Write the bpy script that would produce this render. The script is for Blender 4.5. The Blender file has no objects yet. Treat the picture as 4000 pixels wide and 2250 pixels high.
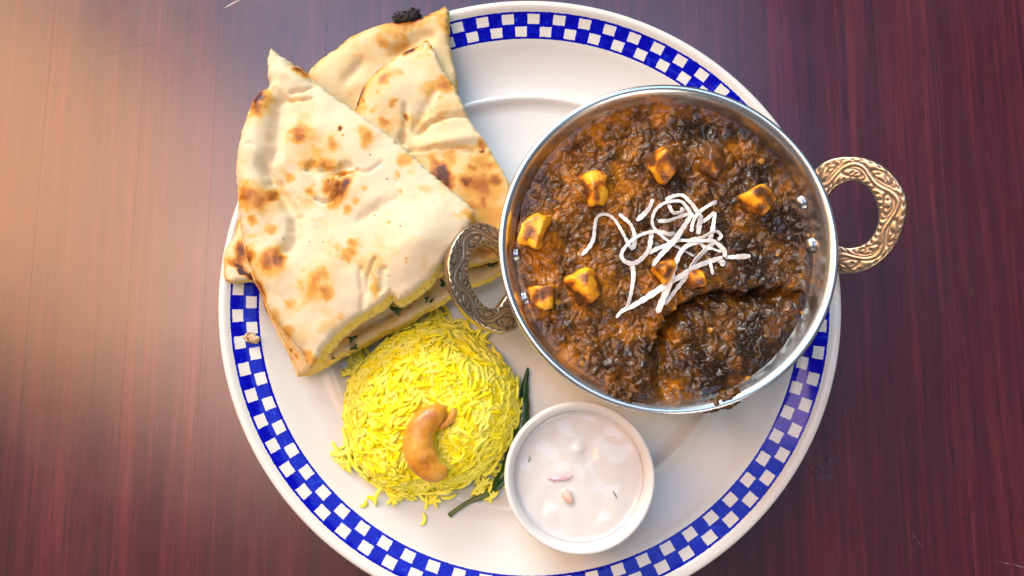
import bpy, bmesh, math, random
import numpy as np
from mathutils import Vector, Matrix, Quaternion, noise as mnoise
from mathutils.geometry import delaunay_2d_cdt

random.seed(7)
RNG = np.random.default_rng(7)
R = math.radians
scene = bpy.context.scene
COL = scene.collection

# ------------------------------------------------------------------ camera
FPX = 3111.0                 # focal length in photo pixels (4000 wide)
TH = R(8.0)                  # tilt away from straight down
CAM = np.array([0.0, 0.0, 0.377])
FWD = np.array([0, math.sin(TH), -math.cos(TH)])
UPV = np.array([0, math.cos(TH), math.sin(TH)])
cd = bpy.data.cameras.new('camera')
cd.sensor_width = 36.0
cd.lens = 36.0 * FPX / 4000.0
cd.clip_start = 0.01
cd.clip_end = 50
cam = bpy.data.objects.new('camera', cd)
COL.objects.link(cam)
cam.location = CAM
cam.rotation_euler = (TH, 0, 0)
scene.camera = cam

# ------------------------------------------------------------------ world, lamps, exposure
w = bpy.data.worlds.new('World')
scene.world = w
w.use_nodes = True
bg = w.node_tree.nodes['Background']
bg.inputs['Color'].default_value = (0.86, 0.90, 1.0, 1)
bg.inputs['Strength'].default_value = 0.16
scene.view_settings.view_transform = 'Standard'
scene.view_settings.look = 'None'
scene.view_settings.exposure = 0.0
scene.view_settings.gamma = 1.0


def area(name, loc, target, sx, sy, power, color):
    l = bpy.data.lights.new(name, 'AREA')
    l.shape = 'RECTANGLE'
    l.size, l.size_y, l.energy, l.color = sx, sy, power, color
    o = bpy.data.objects.new(name, l)
    COL.objects.link(o)
    o.location = loc
    d = Vector(target) - Vector(loc)
    o.rotation_euler = d.to_track_quat('-Z', 'Y').to_euler()
    return o


area('window_light', (-0.95, 2.20, 1.35), (0, 0.05, 0), 1.6, 1.1, 90, (0.86, 0.97, 1.0))
area('sky_opening', (-0.12, 0.55, 1.60), (-0.12, 0.55, 0), 1.35, 1.1, 15, (0.34, 0.58, 1.0))
area('orange_glare_lamp', (-1.05, 0.48, 1.20), (-0.3, 0.1, 0), 0.66, 2.2, 33, (1.0, 0.54, 0.25))  # added warm lamp, puts the orange glare on the table's left side
area('front_fill_lamp', (0.80, -1.60, 1.00), (0, 0.05, 0), 0.9, 0.9, 12, (1.0, 0.90, 0.78))  # added fill lamp, stands in for warm bounce on the naan's front wall


# ------------------------------------------------------------------ pixel -> place helpers
def ray(px, py):
    u = (px - 2000.0) / FPX
    v = -(py - 1125.0) / FPX
    return FWD + u * np.array([1, 0, 0]) + v * UPV


def P(px, py, z):
    d = ray(px, py)
    t = (z - CAM[2]) / d[2]
    return CAM + d * t


def Pplane(px, py, p0, n):
    d = ray(px, py)
    t = np.dot(np.asarray(p0) - CAM, n) / np.dot(d, n)
    return CAM + d * t


# ------------------------------------------------------------------ numpy noise
_perm = np.random.default_rng(3).permutation(512).astype(np.int64)


def pn(x, y, seed=0):
    x = np.asarray(x, float) + seed * 17.37
    y = np.asarray(y, float) + seed * 9.71
    xi = np.floor(x).astype(np.int64); yi = np.floor(y).astype(np.int64)
    xf = x - xi; yf = y - yi
    u = xf * xf * xf * (xf * (xf * 6 - 15) + 10)
    v = yf * yf * yf * (yf * (yf * 6 - 15) + 10)

    def g(ix, iy, dx, dy):
        h = _perm[(_perm[ix & 511] + iy) & 511]
        a = h * (2 * math.pi / 512)
        return np.cos(a) * dx + np.sin(a) * dy
    n00 = g(xi, yi, xf, yf); n10 = g(xi + 1, yi, xf - 1, yf)
    n01 = g(xi, yi + 1, xf, yf - 1); n11 = g(xi + 1, yi + 1, xf - 1, yf - 1)
    return ((n00 * (1 - u) + n10 * u) * (1 - v) + (n01 * (1 - u) + n11 * u) * v) * 1.5


def fbm(x, y, octv=4, seed=0, gain=0.5):
    s = 0; a = 1.0; f = 1.0
    for i in range(octv):
        s = s + a * pn(np.asarray(x) * f, np.asarray(y) * f, seed + i * 3)
        a *= gain; f *= 2.03
    return s


def sstep(a, b, x):
    t = np.clip((np.asarray(x, float) - a) / (b - a), 0, 1)
    return t * t * (3 - 2 * t)


# ------------------------------------------------------------------ object helpers
def mesh(name, verts, faces, mat=None, smooth=True, attrs=None):
    me = bpy.data.meshes.new(name)
    me.from_pydata([tuple(map(float, v)) for v in verts], [], [tuple(int(i) for i in f) for f in faces])
    if smooth:
        me.polygons.foreach_set('use_smooth', [True] * len(me.polygons))
    if attrs:
        for k, a in attrs.items():
            at = me.attributes.new(k, 'FLOAT', 'POINT')
            at.data.foreach_set('value', np.asarray(a, dtype=np.float32))
    if mat:
        me.materials.append(mat)
    me.update()
    return me


def link(name, me, parent=None, loc=None, rot=None):
    o = bpy.data.objects.new(name, me)
    COL.objects.link(o)
    if parent:
        o.parent = parent
    if loc is not None:
        o.location = loc
    if rot is not None:
        o.rotation_euler = rot
    return o


def empty(name, loc=(0, 0, 0)):
    o = bpy.data.objects.new(name, None)
    o.empty_display_size = 0.01
    COL.objects.link(o)
    o.location = loc
    return o


def tag(o, label, cat, group=None):
    o['label'] = label
    o['category'] = cat
    if group:
        o['group'] = group
    return o


def lathe(prof, n=160, sx=1.0, sy=1.0, close=False):
    """prof: list of (r,z); returns verts, faces."""
    V = []; F = []
    m = len(prof)
    for i in range(n):
        a = 2 * math.pi * i / n
        c, s = math.cos(a) * sx, math.sin(a) * sy
        for r, z in prof:
            V.append((r * c, r * s, z))
    for i in range(n):
        j = (i + 1) % n
        for k in range(m - 1):
            F.append((i * m + k, j * m + k, j * m + k + 1, i * m + k + 1))
    return V, F


def smooth_path(pts, n):
    """Catmull-Rom resample to n points, uniform by arc length."""
    p = np.array(pts, float)
    q = np.vstack([2 * p[0] - p[1], p, 2 * p[-1] - p[-2]])
    out = []
    for i in range(1, len(q) - 2):
        t = np.linspace(0, 1, 14, endpoint=False)[:, None]
        a, b, c, d = q[i - 1], q[i], q[i + 1], q[i + 2]
        out.append(0.5 * ((2 * b) + (-a + c) * t + (2 * a - 5 * b + 4 * c - d) * t ** 2 + (-a + 3 * b - 3 * c + d) * t ** 3))
    out.append(p[-1][None])
    out = np.vstack(out)
    L = np.r_[0, np.cumsum(np.linalg.norm(np.diff(out[:, :3], axis=0), axis=1))]
    s = np.linspace(0, L[-1], n)
    return np.stack([np.interp(s, L, out[:, k]) for k in range(out.shape[1])], 1)


def tube(path, radii, seg=10, squash=1.0):
    """closed tube along 3-D path; returns verts, faces."""
    V = []; F = []
    n = len(path)
    path = np.asarray(path)
    for i in range(n):
        t = path[min(i + 1, n - 1)] - path[max(i - 1, 0)]
        t = t / (np.linalg.norm(t) + 1e-12)
        up = np.array([0, 0, 1.0])
        s = np.cross(t, up)
        if np.linalg.norm(s) < 1e-4:
            s = np.array([1.0, 0, 0])
        s /= np.linalg.norm(s)
        u = np.cross(s, t)
        for k in range(seg):
            a = 2 * math.pi * k / seg
            V.append(path[i] + radii[i] * (math.cos(a) * s + squash * math.sin(a) * u))
    for i in range(n - 1):
        for k in range(seg):
            k2 = (k + 1) % seg
            F.append((i * seg + k, i * seg + k2, (i + 1) * seg + k2, (i + 1) * seg + k))
    F.append(tuple(range(seg))[::-1])
    F.append(tuple((n - 1) * seg + k for k in range(seg)))
    return V, F


# ------------------------------------------------------------------ material helpers
class M:
    def __init__(self, name):
        self.m = bpy.data.materials.new(name)
        self.m.use_nodes = True
        self.t = self.m.node_tree
        self.b = self.t.nodes['Principled BSDF']

    def node(self, typ, **kw):
        n = self.t.nodes.new(typ)
        for k, v in kw.items():
            setattr(n, k, v)
        return n

    def put(self, sock, v):
        if hasattr(v, 'is_output') or isinstance(v, bpy.types.NodeSocket):
            self.t.links.new(v, sock)
        else:
            if isinstance(v, (tuple, list)) and len(v) == 3 and sock.type == 'RGBA':
                v = (*v, 1)
            sock.default_value = v

    def set(self, **kw):
        for k, v in kw.items():
            self.put(self.b.inputs[k.replace('_', ' ')], v)

    def math(self, op, a, b=None, c=None, clamp=False):
        n = self.node('ShaderNodeMath', operation=op)
        n.use_clamp = clamp
        self.put(n.inputs[0], a)
        if b is not None:
            self.put(n.inputs[1], b)
        if c is not None:
            self.put(n.inputs[2], c)
        return n.outputs[0]

    def smooth(self, a, b, x, to0=0.0, to1=1.0):
        n = self.node('ShaderNodeMapRange', interpolation_type='SMOOTHSTEP')
        self.put(n.inputs['Value'], x)
        n.inputs['From Min'].default_value = a
        n.inputs['From Max'].default_value = b
        n.inputs['To Min'].default_value = to0
        n.inputs['To Max'].default_value = to1
        return n.outputs['Result']

    def noise(self, scale=5.0, detail=4.0, rough=0.55, vec=None, dist=0.0, color=False):
        n = self.node('ShaderNodeTexNoise')
        n.inputs['Scale'].default_value = scale
        n.inputs['Detail'].default_value = detail
        n.inputs['Roughness'].default_value = rough
        n.inputs['Distortion'].default_value = dist
        if vec is not None:
            self.put(n.inputs['Vector'], vec)
        return n.outputs['Color' if color else 'Fac']

    def voronoi(self, scale, vec=None, feature='F1', out='Distance'):
        n = self.node('ShaderNodeTexVoronoi', feature=feature)
        n.inputs['Scale'].default_value = scale
        if vec is not None:
            self.put(n.inputs['Vector'], vec)
        return n.outputs[out]

    def obj(self):
        return self.node('ShaderNodeTexCoord').outputs['Object']

    def pos(self):
        return self.node('ShaderNodeNewGeometry').outputs['Position']

    def mapping(self, vec, scale=(1, 1, 1), rot=(0, 0, 0), loc=(0, 0, 0)):
        n = self.node('ShaderNodeMapping')
        self.put(n.inputs['Vector'], vec)
        n.inputs['Scale'].default_value = scale
        n.inputs['Rotation'].default_value = rot
        n.inputs['Location'].default_value = loc
        return n.outputs[0]

    def ramp(self, fac, stops, interp='LINEAR'):
        n = self.node('ShaderNodeValToRGB')
        n.color_ramp.interpolation = interp
        el = n.color_ramp.elements
        while len(el) < len(stops):
            el.new(0.5)
        for e, (p, c) in zip(el, stops):
            e.position = p
            e.color = (*c, 1) if len(c) == 3 else c
        self.put(n.inputs[0], fac)
        return n.outputs[0]

    def mix(self, fac, a, b, blend='MIX'):
        n = self.node('ShaderNodeMix', data_type='RGBA', blend_type=blend)
        self.put(n.inputs[0], fac)
        self.put(n.inputs[6], a)
        self.put(n.inputs[7], b)
        return n.outputs[2]

    def attr(self, name):
        return self.node('ShaderNodeAttribute', attribute_name=name).outputs['Fac']

    def bump(self, h, strength=0.3, dist=0.001, normal=None):
        n = self.node('ShaderNodeBump')
        n.inputs['Strength'].default_value = strength
        n.inputs['Distance'].default_value = dist
        self.put(n.inputs['Height'], h)
        if normal is not None:
            self.put(n.inputs['Normal'], normal)
        return n.outputs[0]

    def sep(self, v):
        n = self.node('ShaderNodeSeparateXYZ')
        self.put(n.inputs[0], v)
        return n.outputs


# ------------------------------------------------------------------ table material and planks
def wood_material():
    m = M('mahogany_lacquer')
    pos = m.pos()
    oi = m.node('ShaderNodeObjectInfo')
    rnd = oi.outputs['Random']
    # grain runs along the plank (y); random offset per plank
    off = m.node('ShaderNodeVectorMath', operation='ADD')
    m.put(off.inputs[0], pos)
    cx = m.node('ShaderNodeCombineXYZ')
    m.put(cx.inputs['Y'], m.math('MULTIPLY', rnd, 7.3))
    m.put(cx.inputs['Z'], m.math('MULTIPLY', rnd, 3.1))
    m.put(off.inputs[1], cx.outputs[0])
    v = off.outputs[0]
    broad = m.noise(1.0, 4, 0.55, m.mapping(v, (62, 2.6, 1)), 0.35)
    fine = m.noise(1.0, 3, 0.6, m.mapping(v, (360, 9, 1)), 0.5)
    hair = m.noise(1.0, 2, 0.6, m.mapping(v, (1300, 26, 1)))
    cloud = m.noise(7.0, 3, 0.5, v)
    g = m.math('ADD', m.math('MULTIPLY', broad, 0.42), m.math('ADD', m.math('MULTIPLY', fine, 0.42), m.math('MULTIPLY', hair, 0.16)))
    g = m.math('ADD', g, m.math('MULTIPLY', m.math('SUBTRACT', rnd, 0.5), 0.05))
    colr = m.ramp(g, [(0.34, (0.024, 0.003, 0.010)), (0.49, (0.056, 0.006, 0.015)), (0.57, (0.088, 0.010, 0.018)), (0.70, (0.18, 0.026, 0.026))])
    colr = m.mix(m.smooth(0.40, 0.72, cloud, 0.0, 0.35), colr, (0.036, 0.012, 0.020))
    por = m.smooth(0.60, 0.70, m.noise(1.0, 2, 0.6, m.mapping(v, (620, 42, 1))), 0.0, 0.55)
    colr = m.mix(por, colr, (0.014, 0.002, 0.007))
    xyz = m.sep(pos)

    def seg(ax, ay, bx, by, wdt, breakup=True):
        A = P(ax, ay, 0); B = P(bx, by, 0)
        d = B - A; L = float(np.hypot(d[0], d[1])); ux, uy = d[0] / L, d[1] / L
        dx = m.math('SUBTRACT', xyz[0], float(A[0])); dy = m.math('SUBTRACT', xyz[1], float(A[1]))
        al = m.math('ADD', m.math('MULTIPLY', dx, float(ux)), m.math('MULTIPLY', dy, float(uy)))
        ac = m.math('ADD', m.math('MULTIPLY', dx, float(-uy)), m.math('MULTIPLY', dy, float(ux)))
        bow = m.math('MULTIPLY', m.math('MULTIPLY', al, m.math('SUBTRACT', L, al)), 1.2 / max(L, 1e-3) * 0.12)
        ac = m.math('ABSOLUTE', m.math('SUBTRACT', ac, bow))
        inn = m.math('MULTIPLY', m.smooth(-0.001, 0.003, al), m.smooth(-0.001, 0.004, m.math('SUBTRACT', L, al)))
        f = m.math('MULTIPLY', inn, m.smooth(wdt, wdt * 0.25, ac))
        if breakup:
            f = m.math('MULTIPLY', f, m.smooth(0.42, 0.56, m.noise(420, 1, 0.5, pos), 0.15, 1.0))
        return f
    dark = seg(385, 226, 618, 166, 0.0007)
    dark = m.math('MAXIMUM', dark, m.math('MULTIPLY', seg(560, 148, 632, 138, 0.0005), 0.8))
    dark = m.math('MAXIMUM', dark, m.math('MULTIPLY', seg(922, 378, 1000, 392, 0.0006), 0.5))
    dark = m.math('MAXIMUM', dark, m.math('MULTIPLY', seg(3745, 2030, 3805, 2022, 0.0006), 0.8))
    colr = m.mix(dark, colr, (0.006, 0.001, 0.004))
    pale = seg(877, 32, 942, -2, 0.0004, False)
    pale = m.math('MAXIMUM', pale, m.math('MULTIPLY', seg(3880, 2192, 4010, 2222, 0.0003, True), 0.35))
    pale = m.math('MAXIMUM', pale, m.math('MULTIPLY', seg(3560, 2080, 3600, 2140, 0.0003, True), 0.15))
    pale = m.math('MAXIMUM', pale, m.math('MULTIPLY', seg(610, 1675, 618, 1655, 0.0004, False), 0.5))
    specks = m.smooth(0.030, 0.018, m.voronoi(75, pos))
    specks = m.math('MULTIPLY', specks, m.smooth(0.55, 0.62, m.noise(31, 1, 0.5, pos)))
    pale = m.math('MAXIMUM', pale, m.math('MULTIPLY', specks, 0.55))
    colr = m.mix(pale, colr, (0.62, 0.50, 0.42))
    # scuffed patches through the lacquer on the right, red-brown
    sc = m.math('MAXIMUM', seg(3742, 1020, 3810, 1178, 0.0032, False), m.math('MULTIPLY', seg(3630, 1105, 3640, 1125, 0.004, False), 0.7))
    sc = m.math('MAXIMUM', sc, m.math('MULTIPLY', seg(3935, 785, 4000, 845, 0.004, False), 0.6))
    sc = m.math('MULTIPLY', sc, m.smooth(0.36, 0.58, m.noise(160, 3, 0.6, pos)))
    colr = m.mix(m.math('MULTIPLY', sc, 0.85), colr, (0.050, 0.006, 0.004))
    # knocks in the lacquer beside the plate
    kn = m.math('MULTIPLY', seg(3165, 1850, 3255, 1838, 0.0045, False), m.smooth(0.46, 0.54, m.noise(420, 2, 0.5, pos)))
    kn = m.math('MAXIMUM', kn, m.math('MULTIPLY', seg(3232, 1778, 3248, 1812, 0.003, False), m.smooth(0.44, 0.52, m.noise(400, 2, 0.5, pos))))
    kn = m.math('MAXIMUM', kn, seg(3352, 1794, 3356, 1806, 0.0014, False))
    h = m.math('ADD', m.math('MULTIPLY', g, 0.25), m.math('MULTIPLY', kn, -2.5))
    h = m.math('ADD', h, m.math('MULTIPLY', dark, -0.05))
    colr = m.mix(m.math('MULTIPLY', kn, 0.5), colr, (0.01, 0.006, 0.008))
    smear = m.noise(16, 4, 0.6, pos)
    m.set(Base_Color=colr, Roughness=m.math('ADD', m.smooth(0.3, 0.7, smear, 0.25, 0.30), m.math('MULTIPLY', sc, 0.1)),
          Normal=m.bump(h, 0.10, 0.0008))
    m.b.inputs['Specular IOR Level'].default_value = 1.0
    return m.m


WOOD = wood_material()
table = link('table', None)
bpy.data.objects.remove(table)
slab_v = [(-1.2, -1.0, -0.045), (1.2, -1.0, -0.045), (1.2, 1.2, -0.045), (-1.2, 1.2, -0.045),
          (-1.2, -1.0, -0.020), (1.2, -1.0, -0.020), (1.2, 1.2, -0.020), (-1.2, 1.2, -0.020)]
slab_f = [(3, 2, 1, 0), (4, 5, 6, 7), (0, 1, 5, 4), (1, 2, 6, 5), (2, 3, 7, 6), (3, 0, 4, 7)]
table = link('table', mesh('table', slab_v, slab_f, WOOD, smooth=False))
table['kind'] = 'structure'
table['label'] = 'dark red mahogany table of lacquered boards, scratched and worn'
seams_px = [-1500, -1100, -700, -330, 120, 505, 800, 1240, 1660, 2080, 2500, 2930, 3325, 3720, 4150, 4600, 5050, 5500]
sx_ = [float(P(p, 1125, 0)[0]) for p in seams_px]
sx_ = [-1.2, -0.9, -0.6] + [x for x in sx_ if -0.55 < x < 0.55] + [0.6, 0.9, 1.2]
for i in range(len(sx_) - 1):
    a, b = sx_[i] + 0.000005, sx_[i + 1] - 0.000005
    e = 0.00003
    V = []
    for y0, y1 in ((-1.0, 1.2),):
        V = [(a, y0, -0.02), (b, y0, -0.02), (b, y1, -0.02), (a, y1, -0.02),
             (a, y0, -e), (b, y0, -e), (b, y1, -e), (a, y1, -e),
             (a + e, y0 + e, 0), (b - e, y0 + e, 0), (b - e, y1 - e, 0), (a + e, y1 - e, 0)]
    F = [(3, 2, 1, 0), (0, 1, 5, 4), (1, 2, 6, 5), (2, 3, 7, 6), (3, 0, 4, 7),
         (4, 5, 9, 8), (5, 6, 10, 9), (6, 7, 11, 10), (7, 4, 8, 11), (8, 9, 10, 11)]
    link('plank', mesh('plank', V, F, WOOD, smooth=False), table)

# ------------------------------------------------------------------ plate
PR = 0.14
PC = np.array([0.0224 * 0.355, 0.1337 * 0.355])


def plate_material():
    m = M('glazed_china_checks')
    o = m.obj()
    s = m.sep(o)
    wob = m.math('MULTIPLY', m.math('SUBTRACT', m.noise(900, 2, 0.5, o), 0.5), 0.0035)
    wob2 = m.math('MULTIPLY', m.math('SUBTRACT', m.noise(760, 2, 0.5, m.mapping(o, loc=(3, 1, 2))), 0.5), 0.06)
    rr = m.math('SQRT', m.math('ADD', m.math('MULTIPLY', s[0], s[0]), m.math('MULTIPLY', s[1], s[1])))
    rr = m.math('ADD', m.math('DIVIDE', rr, PR), wob)
    ang = m.math('ARCTAN2', s[0], s[1])
    u = m.math('ADD', m.math('MULTIPLY', ang, PITCH / (2 * math.pi)), wob2)

    def row(r0, r1, ph):
        f = m.math('ABSOLUTE', m.math('SUBTRACT', m.math('FRACT', m.math('ADD', u, ph)), 0.5))
        a = m.smooth(0.243, 0.222, f)
        b = m.math('MULTIPLY', m.smooth(r0 - 0.001, r0 + 0.001, rr), m.smooth(r1 + 0.001, r1 - 0.001, rr))
        return m.math('MULTIPLY', a, b)
    band = m.math('MULTIPLY', m.smooth(0.8770, 0.8785, rr), m.smooth(0.9640, 0.9625, rr))
    white = m.math('MAXIMUM', row(0.9250, 0.9565, PHASE), row(0.8850, 0.9165, PHASE + 0.5))
    blue_f = m.math('MULTIPLY', band, m.math('SUBTRACT', 1.0, white))
    mot = m.noise(330, 4, 0.65, o)
    scr = m.noise(1.0, 3, 0.7, m.mapping(o, (2200, 300, 300), (0, 0, 0.6)))
    blue = m.ramp(mot, [(0.40, (0.001, 0.001, 0.34)), (0.58, (0.002, 0.004, 0.42)), (0.70, (0.010, 0.045, 0.50))])
    blue = m.mix(m.smooth(0.66, 0.74, scr, 0, 0.5), blue, (0.05, 0.12, 0.55))
    cream = m.mix(m.noise(22, 3, 0.5, o), (0.655, 0.645, 0.585), (0.68, 0.672, 0.62))
    dirt = m.smooth(0.72, 0.80, m.noise(300, 2, 0.6, o), 0, 0.25)
    cream = m.mix(dirt, cream, (0.55, 0.49, 0.42))
    m.set(Base_Color=m.mix(blue_f, cream, blue), Roughness=m.smooth(0.3, 0.7, m.noise(60, 3, 0.6, o), 0.07, 0.13))
    m.b.inputs['Specular IOR Level'].default_value = 0.22
    m.set(Normal=m.bump(m.noise(28, 2, 0.5, o), 0.05, 0.002))
    return m.m


PITCH = 68
PHASE = 0.313
CHINA = plate_material()
prof_px = [(0.0, 0.0035), (0.60, 0.0035), (0.63, 0.0028), (0.645, 0.0), (0.66, 0.0), (0.672, 0.0032),
           (0.73, 0.0050), (0.86, 0.0115), (0.94, 0.0160), (0.985, 0.0184), (0.996, 0.0196), (1.0, 0.0212),
           (0.997, 0.0226), (0.990, 0.0233), (0.978, 0.0231), (0.968, 0.0220), (0.960, 0.0211), (0.90, 0.0188),
           (0.875, 0.0177), (0.855, 0.0160), (0.80, 0.0126), (0.74, 0.0108), (0.707, 0.0101), (0.700, 0.0104), (0.695, 0.0107), (0.690, 0.0108), (0.684, 0.0105), (0.675, 0.0093), (0.664, 0.0083),
           (0.64, 0.0076), (0.50, 0.0072), (0.0, 0.0070)]
V, F = lathe([(r * PR, z) for r, z in prof_px], 256)
plate = link('plate', mesh('plate', V, F, CHINA), loc=(PC[0], PC[1], 0))
tag(plate, 'large round white plate with a blue and white checkered border', 'plate')
_pr = np.array(prof_px[15:])[::-1]


def plate_z(x, y):
    r = math.hypot(x - PC[0], y - PC[1]) / PR
    return float(np.interp(r, _pr[:, 0], _pr[:, 1]))


# ------------------------------------------------------------------ metal pan
RIMZ = 0.060
pl, pr_, pt, pb = P(1946, 877, RIMZ), P(3274, 952, RIMZ), P(2608, 331, RIMZ), P(2720, 1621, RIMZ)
PANC = np.array([(pl[0] + pr_[0]) / 2, (pt[1] + pb[1]) / 2])
PA = (pr_[0] - pl[0]) / 2
PB = (pt[1] - pb[1]) / 2


def steel_material():
    m = M('brushed_steel')
    o = m.obj()
    s = m.sep(o)
    ang = m.math('ARCTAN2', s[1], s[0])
    c = m.node('ShaderNodeCombineXYZ')
    m.put(c.inputs[0], m.math('MULTIPLY', ang, 3.0)); m.put(c.inputs[1], m.math('MULTIPLY', s[2], 900)); m.put(c.inputs[2], 0.3)
    br = m.noise(1.0, 4, 0.6, c.outputs[0])
    sp = m.noise(700, 3, 0.6, o)
    m.set(Base_Color=m.mix(sp, (0.72, 0.71, 0.70), (0.86, 0.85, 0.84)), Metallic=1.0,
          Roughness=m.smooth(0.3, 0.75, m.math('ADD', m.math('MULTIPLY', br, 0.5), m.math('MULTIPLY', m.noise(40, 3, 0.6, o), 0.5)), 0.22, 0.36),
          Normal=m.bump(m.math('ADD', br, m.math('MULTIPLY', sp, 0.7)), 0.025, 0.0006))
    return m.m


def patina_material():
    m = M('engraved_brass')
    o = m.obj()
    g = m.attr('groove')
    n = m.noise(600, 3, 0.6, o)
    c = m.mix(n, (0.42, 0.31, 0.20), (0.56, 0.435, 0.295))
    c = m.mix(m.smooth(0.25, 0.95, g, 0, 0.85), c, (0.10, 0.065, 0.04))
    m.set(Base_Color=c, Metallic=0.95, Roughness=m.smooth(0.0, 1.0, g, 0.28, 0.5), Normal=m.bump(n, 0.08, 0.0005))
    return m.m


STEEL = steel_material()
BRASS = patina_material()
pan = empty('curry_pan', (PANC[0], PANC[1], 0.0095))
tag(pan, 'two handled steel curry pan with engraved brass handles on the plate', 'pan')
z0 = 0.0095
prof = [(0.0, 0.0), (0.45, 0.0), (0.55, 0.0012), (0.66, 0.006), (0.78, 0.016), (0.88, 0.030), (0.945, 0.0425), (0.972, 0.0480),
        (0.990, 0.0490), (0.998, 0.0497), (1.0, 0.0505), (0.996, 0.0513), (0.986, 0.0518), (0.972, 0.0517), (0.958, 0.0511), (0.946, 0.0500),
        (0.934, 0.0483), (0.905, 0.0432), (0.885, 0.0390), (0.845, 0.0300), (0.755, 0.0170), (0.645, 0.0070), (0.54, 0.0024), (0.44, 0.0013), (0.0, 0.0013)]
V, F = lathe(prof, 220, PA, PB)
bowl = link('bowl', mesh('bowl', V, F, STEEL), pan)


def outline(pts, n):
    return smooth_path(np.array(pts, float), n)


def make_handle(face_out, face_in, conv, outward_px, tilt_deg, z_att):
    """Ring-shaped cast handle: engraved top face, thickness, both walls."""
    mid = np.array([sum(p[0] for p in face_out) / len(face_out), sum(p[1] for p in face_out) / len(face_out)])
    mid = conv(mid)
    att = P(*outward_px, z_att)                # point on the pan wall in the middle of the handle
    d = P(mid[0], mid[1], z_att) - att
    d[2] = 0
    d /= np.linalg.norm(d)
    t = R(tilt_deg)
    din = np.array([d[0] * math.cos(t), d[1] * math.cos(t), math.sin(t)])
    side = np.array([-d[1], d[0], 0])
    nrm = np.cross(din, side)
    if nrm[2] < 0:
        nrm = -nrm
    NU, NV = 230, 26
    O = np.array([Pplane(*conv(p), att, nrm) for p in outline(face_out, NU)])
    I = np.array([Pplane(*conv(p), att, nrm) for p in outline(face_in, NU)])
    L = np.linalg.norm(np.diff((O + I) / 2, axis=0), axis=1).sum()
    u = np.linspace(0, 1, NU)[:, None] * np.ones((1, NV))
    v = np.linspace(0, 1, NV)[None] * np.ones((NU, 1))
    # engraved vine: a wavy double line, leaf ovals in its bays with hatch lines, hatching along the borders
    K = 3.5
    ph = u * K * 2 * math.pi
    vine = 0.5 + 0.20 * np.sin(ph)
    dv = v - vine
    g = np.zeros_like(u)
    for off in (-0.10, 0.10):
        g = np.maximum(g, np.exp(-((dv - off) / 0.035) ** 2))
    for k in range(7):
        for sgn in (1, -1):
            uc = (k + (0.25 if sgn > 0 else 0.75)) / K
            cv = 0.5 - sgn * 0.16
            du = (u - uc) * K * 2.0 + (v - cv) * 0.9 * sgn
            e = np.hypot(du / 0.36, (v - cv) / 0.18)
            g = np.maximum(g, np.exp(-((e - 1.0) / 0.22) ** 2))
            hat = 0.5 + 0.5 * np.cos((u * K * 2 * math.pi * 5.5 + v * 9) )
            g = np.maximum(g, 0.85 * sstep(0.70, 0.45, e) * sstep(0.55, 0.85, hat))
            # curled tendril
            uc2 = uc + 0.16 / K
            e2 = np.hypot((u - uc2) * K * 2.6 / 0.30, (v - (0.5 - sgn * 0.30)) / 0.13)
            g = np.maximum(g, 0.8 * np.exp(-((e2 - 1.0) / 0.28) ** 2))
    hb = 0.5 + 0.5 * np.cos(u * K * 2 * math.pi * 7 + (v - 0.5) * 14)
    border = np.maximum(sstep(0.80, 0.86, v) * sstep(0.97, 0.93, v), sstep(0.16, 0.12, v) * sstep(0.04, 0.07, v))
    g = np.maximum(g, 0.9 * border * sstep(0.45, 0.75, hb))
    g *= sstep(0.0, 0.03, v) * sstep(1.0, 0.97, v)
    edge = np.minimum(v, 1 - v)
    lift = -0.0007 * np.exp(-edge / 0.035) - 0.00032 * g
    top = O[:, None, :] * (1 - v[..., None]) + I[:, None, :] * v[..., None] + nrm * lift[..., None]
    TH_ = 0.0046
    V = [p for p in top.reshape(-1, 3)]
    G = list(g.reshape(-1))
    F = []
    for i in range(NU - 1):
        for j in range(NV - 1):
            F.append((i * NV + j, (i + 1) * NV + j, (i + 1) * NV + j + 1, i * NV + j + 1))
    ext = []
    for dep in (0.0016, 0.0032, TH_):
        for side_i, E_ in ((0, O), (1, I)):
            base = len(V)
            grow = 0.03 if dep < 0.004 else 0.0
            for i in range(NU):
                c = (O[i] - I[i]) * (grow if side_i == 0 else -grow)
                V.append(E_[i] + c - nrm * dep); G.append(0.0)
            ext.append(base)
    o0 = [i * NV for i in range(NU)]
    i0 = [i * NV + NV - 1 for i in range(NU)]
    chain_o = [o0] + [list(range(ext[k], ext[k] + NU)) for k in (0, 2, 4)]
    chain_i = [i0] + [list(range(ext[k], ext[k] + NU)) for k in (1, 3, 5)]
    for ch in (chain_o, chain_i):
        for a, b in zip(ch[:-1], ch[1:]):
            for i in range(NU - 1):
                F.append((a[i], b[i], b[i + 1], a[i + 1]))
    for i in range(NU - 1):
        F.append((chain_o[-1][i], chain_i[-1][i], chain_i[-1][i + 1], chain_o[-1][i + 1]))
    for i in (0, NU - 1):
        F.append((chain_o[0][i], chain_o[-1][i], chain_i[-1][i], chain_i[0][i]))
    V = np.array(V)
    return V, F, G


def fixn(me):
    bm = bmesh.new(); bm.from_mesh(me)
    bmesh.ops.recalc_face_normals(bm, faces=bm.faces)
    bm.to_mesh(me); bm.free()


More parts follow.
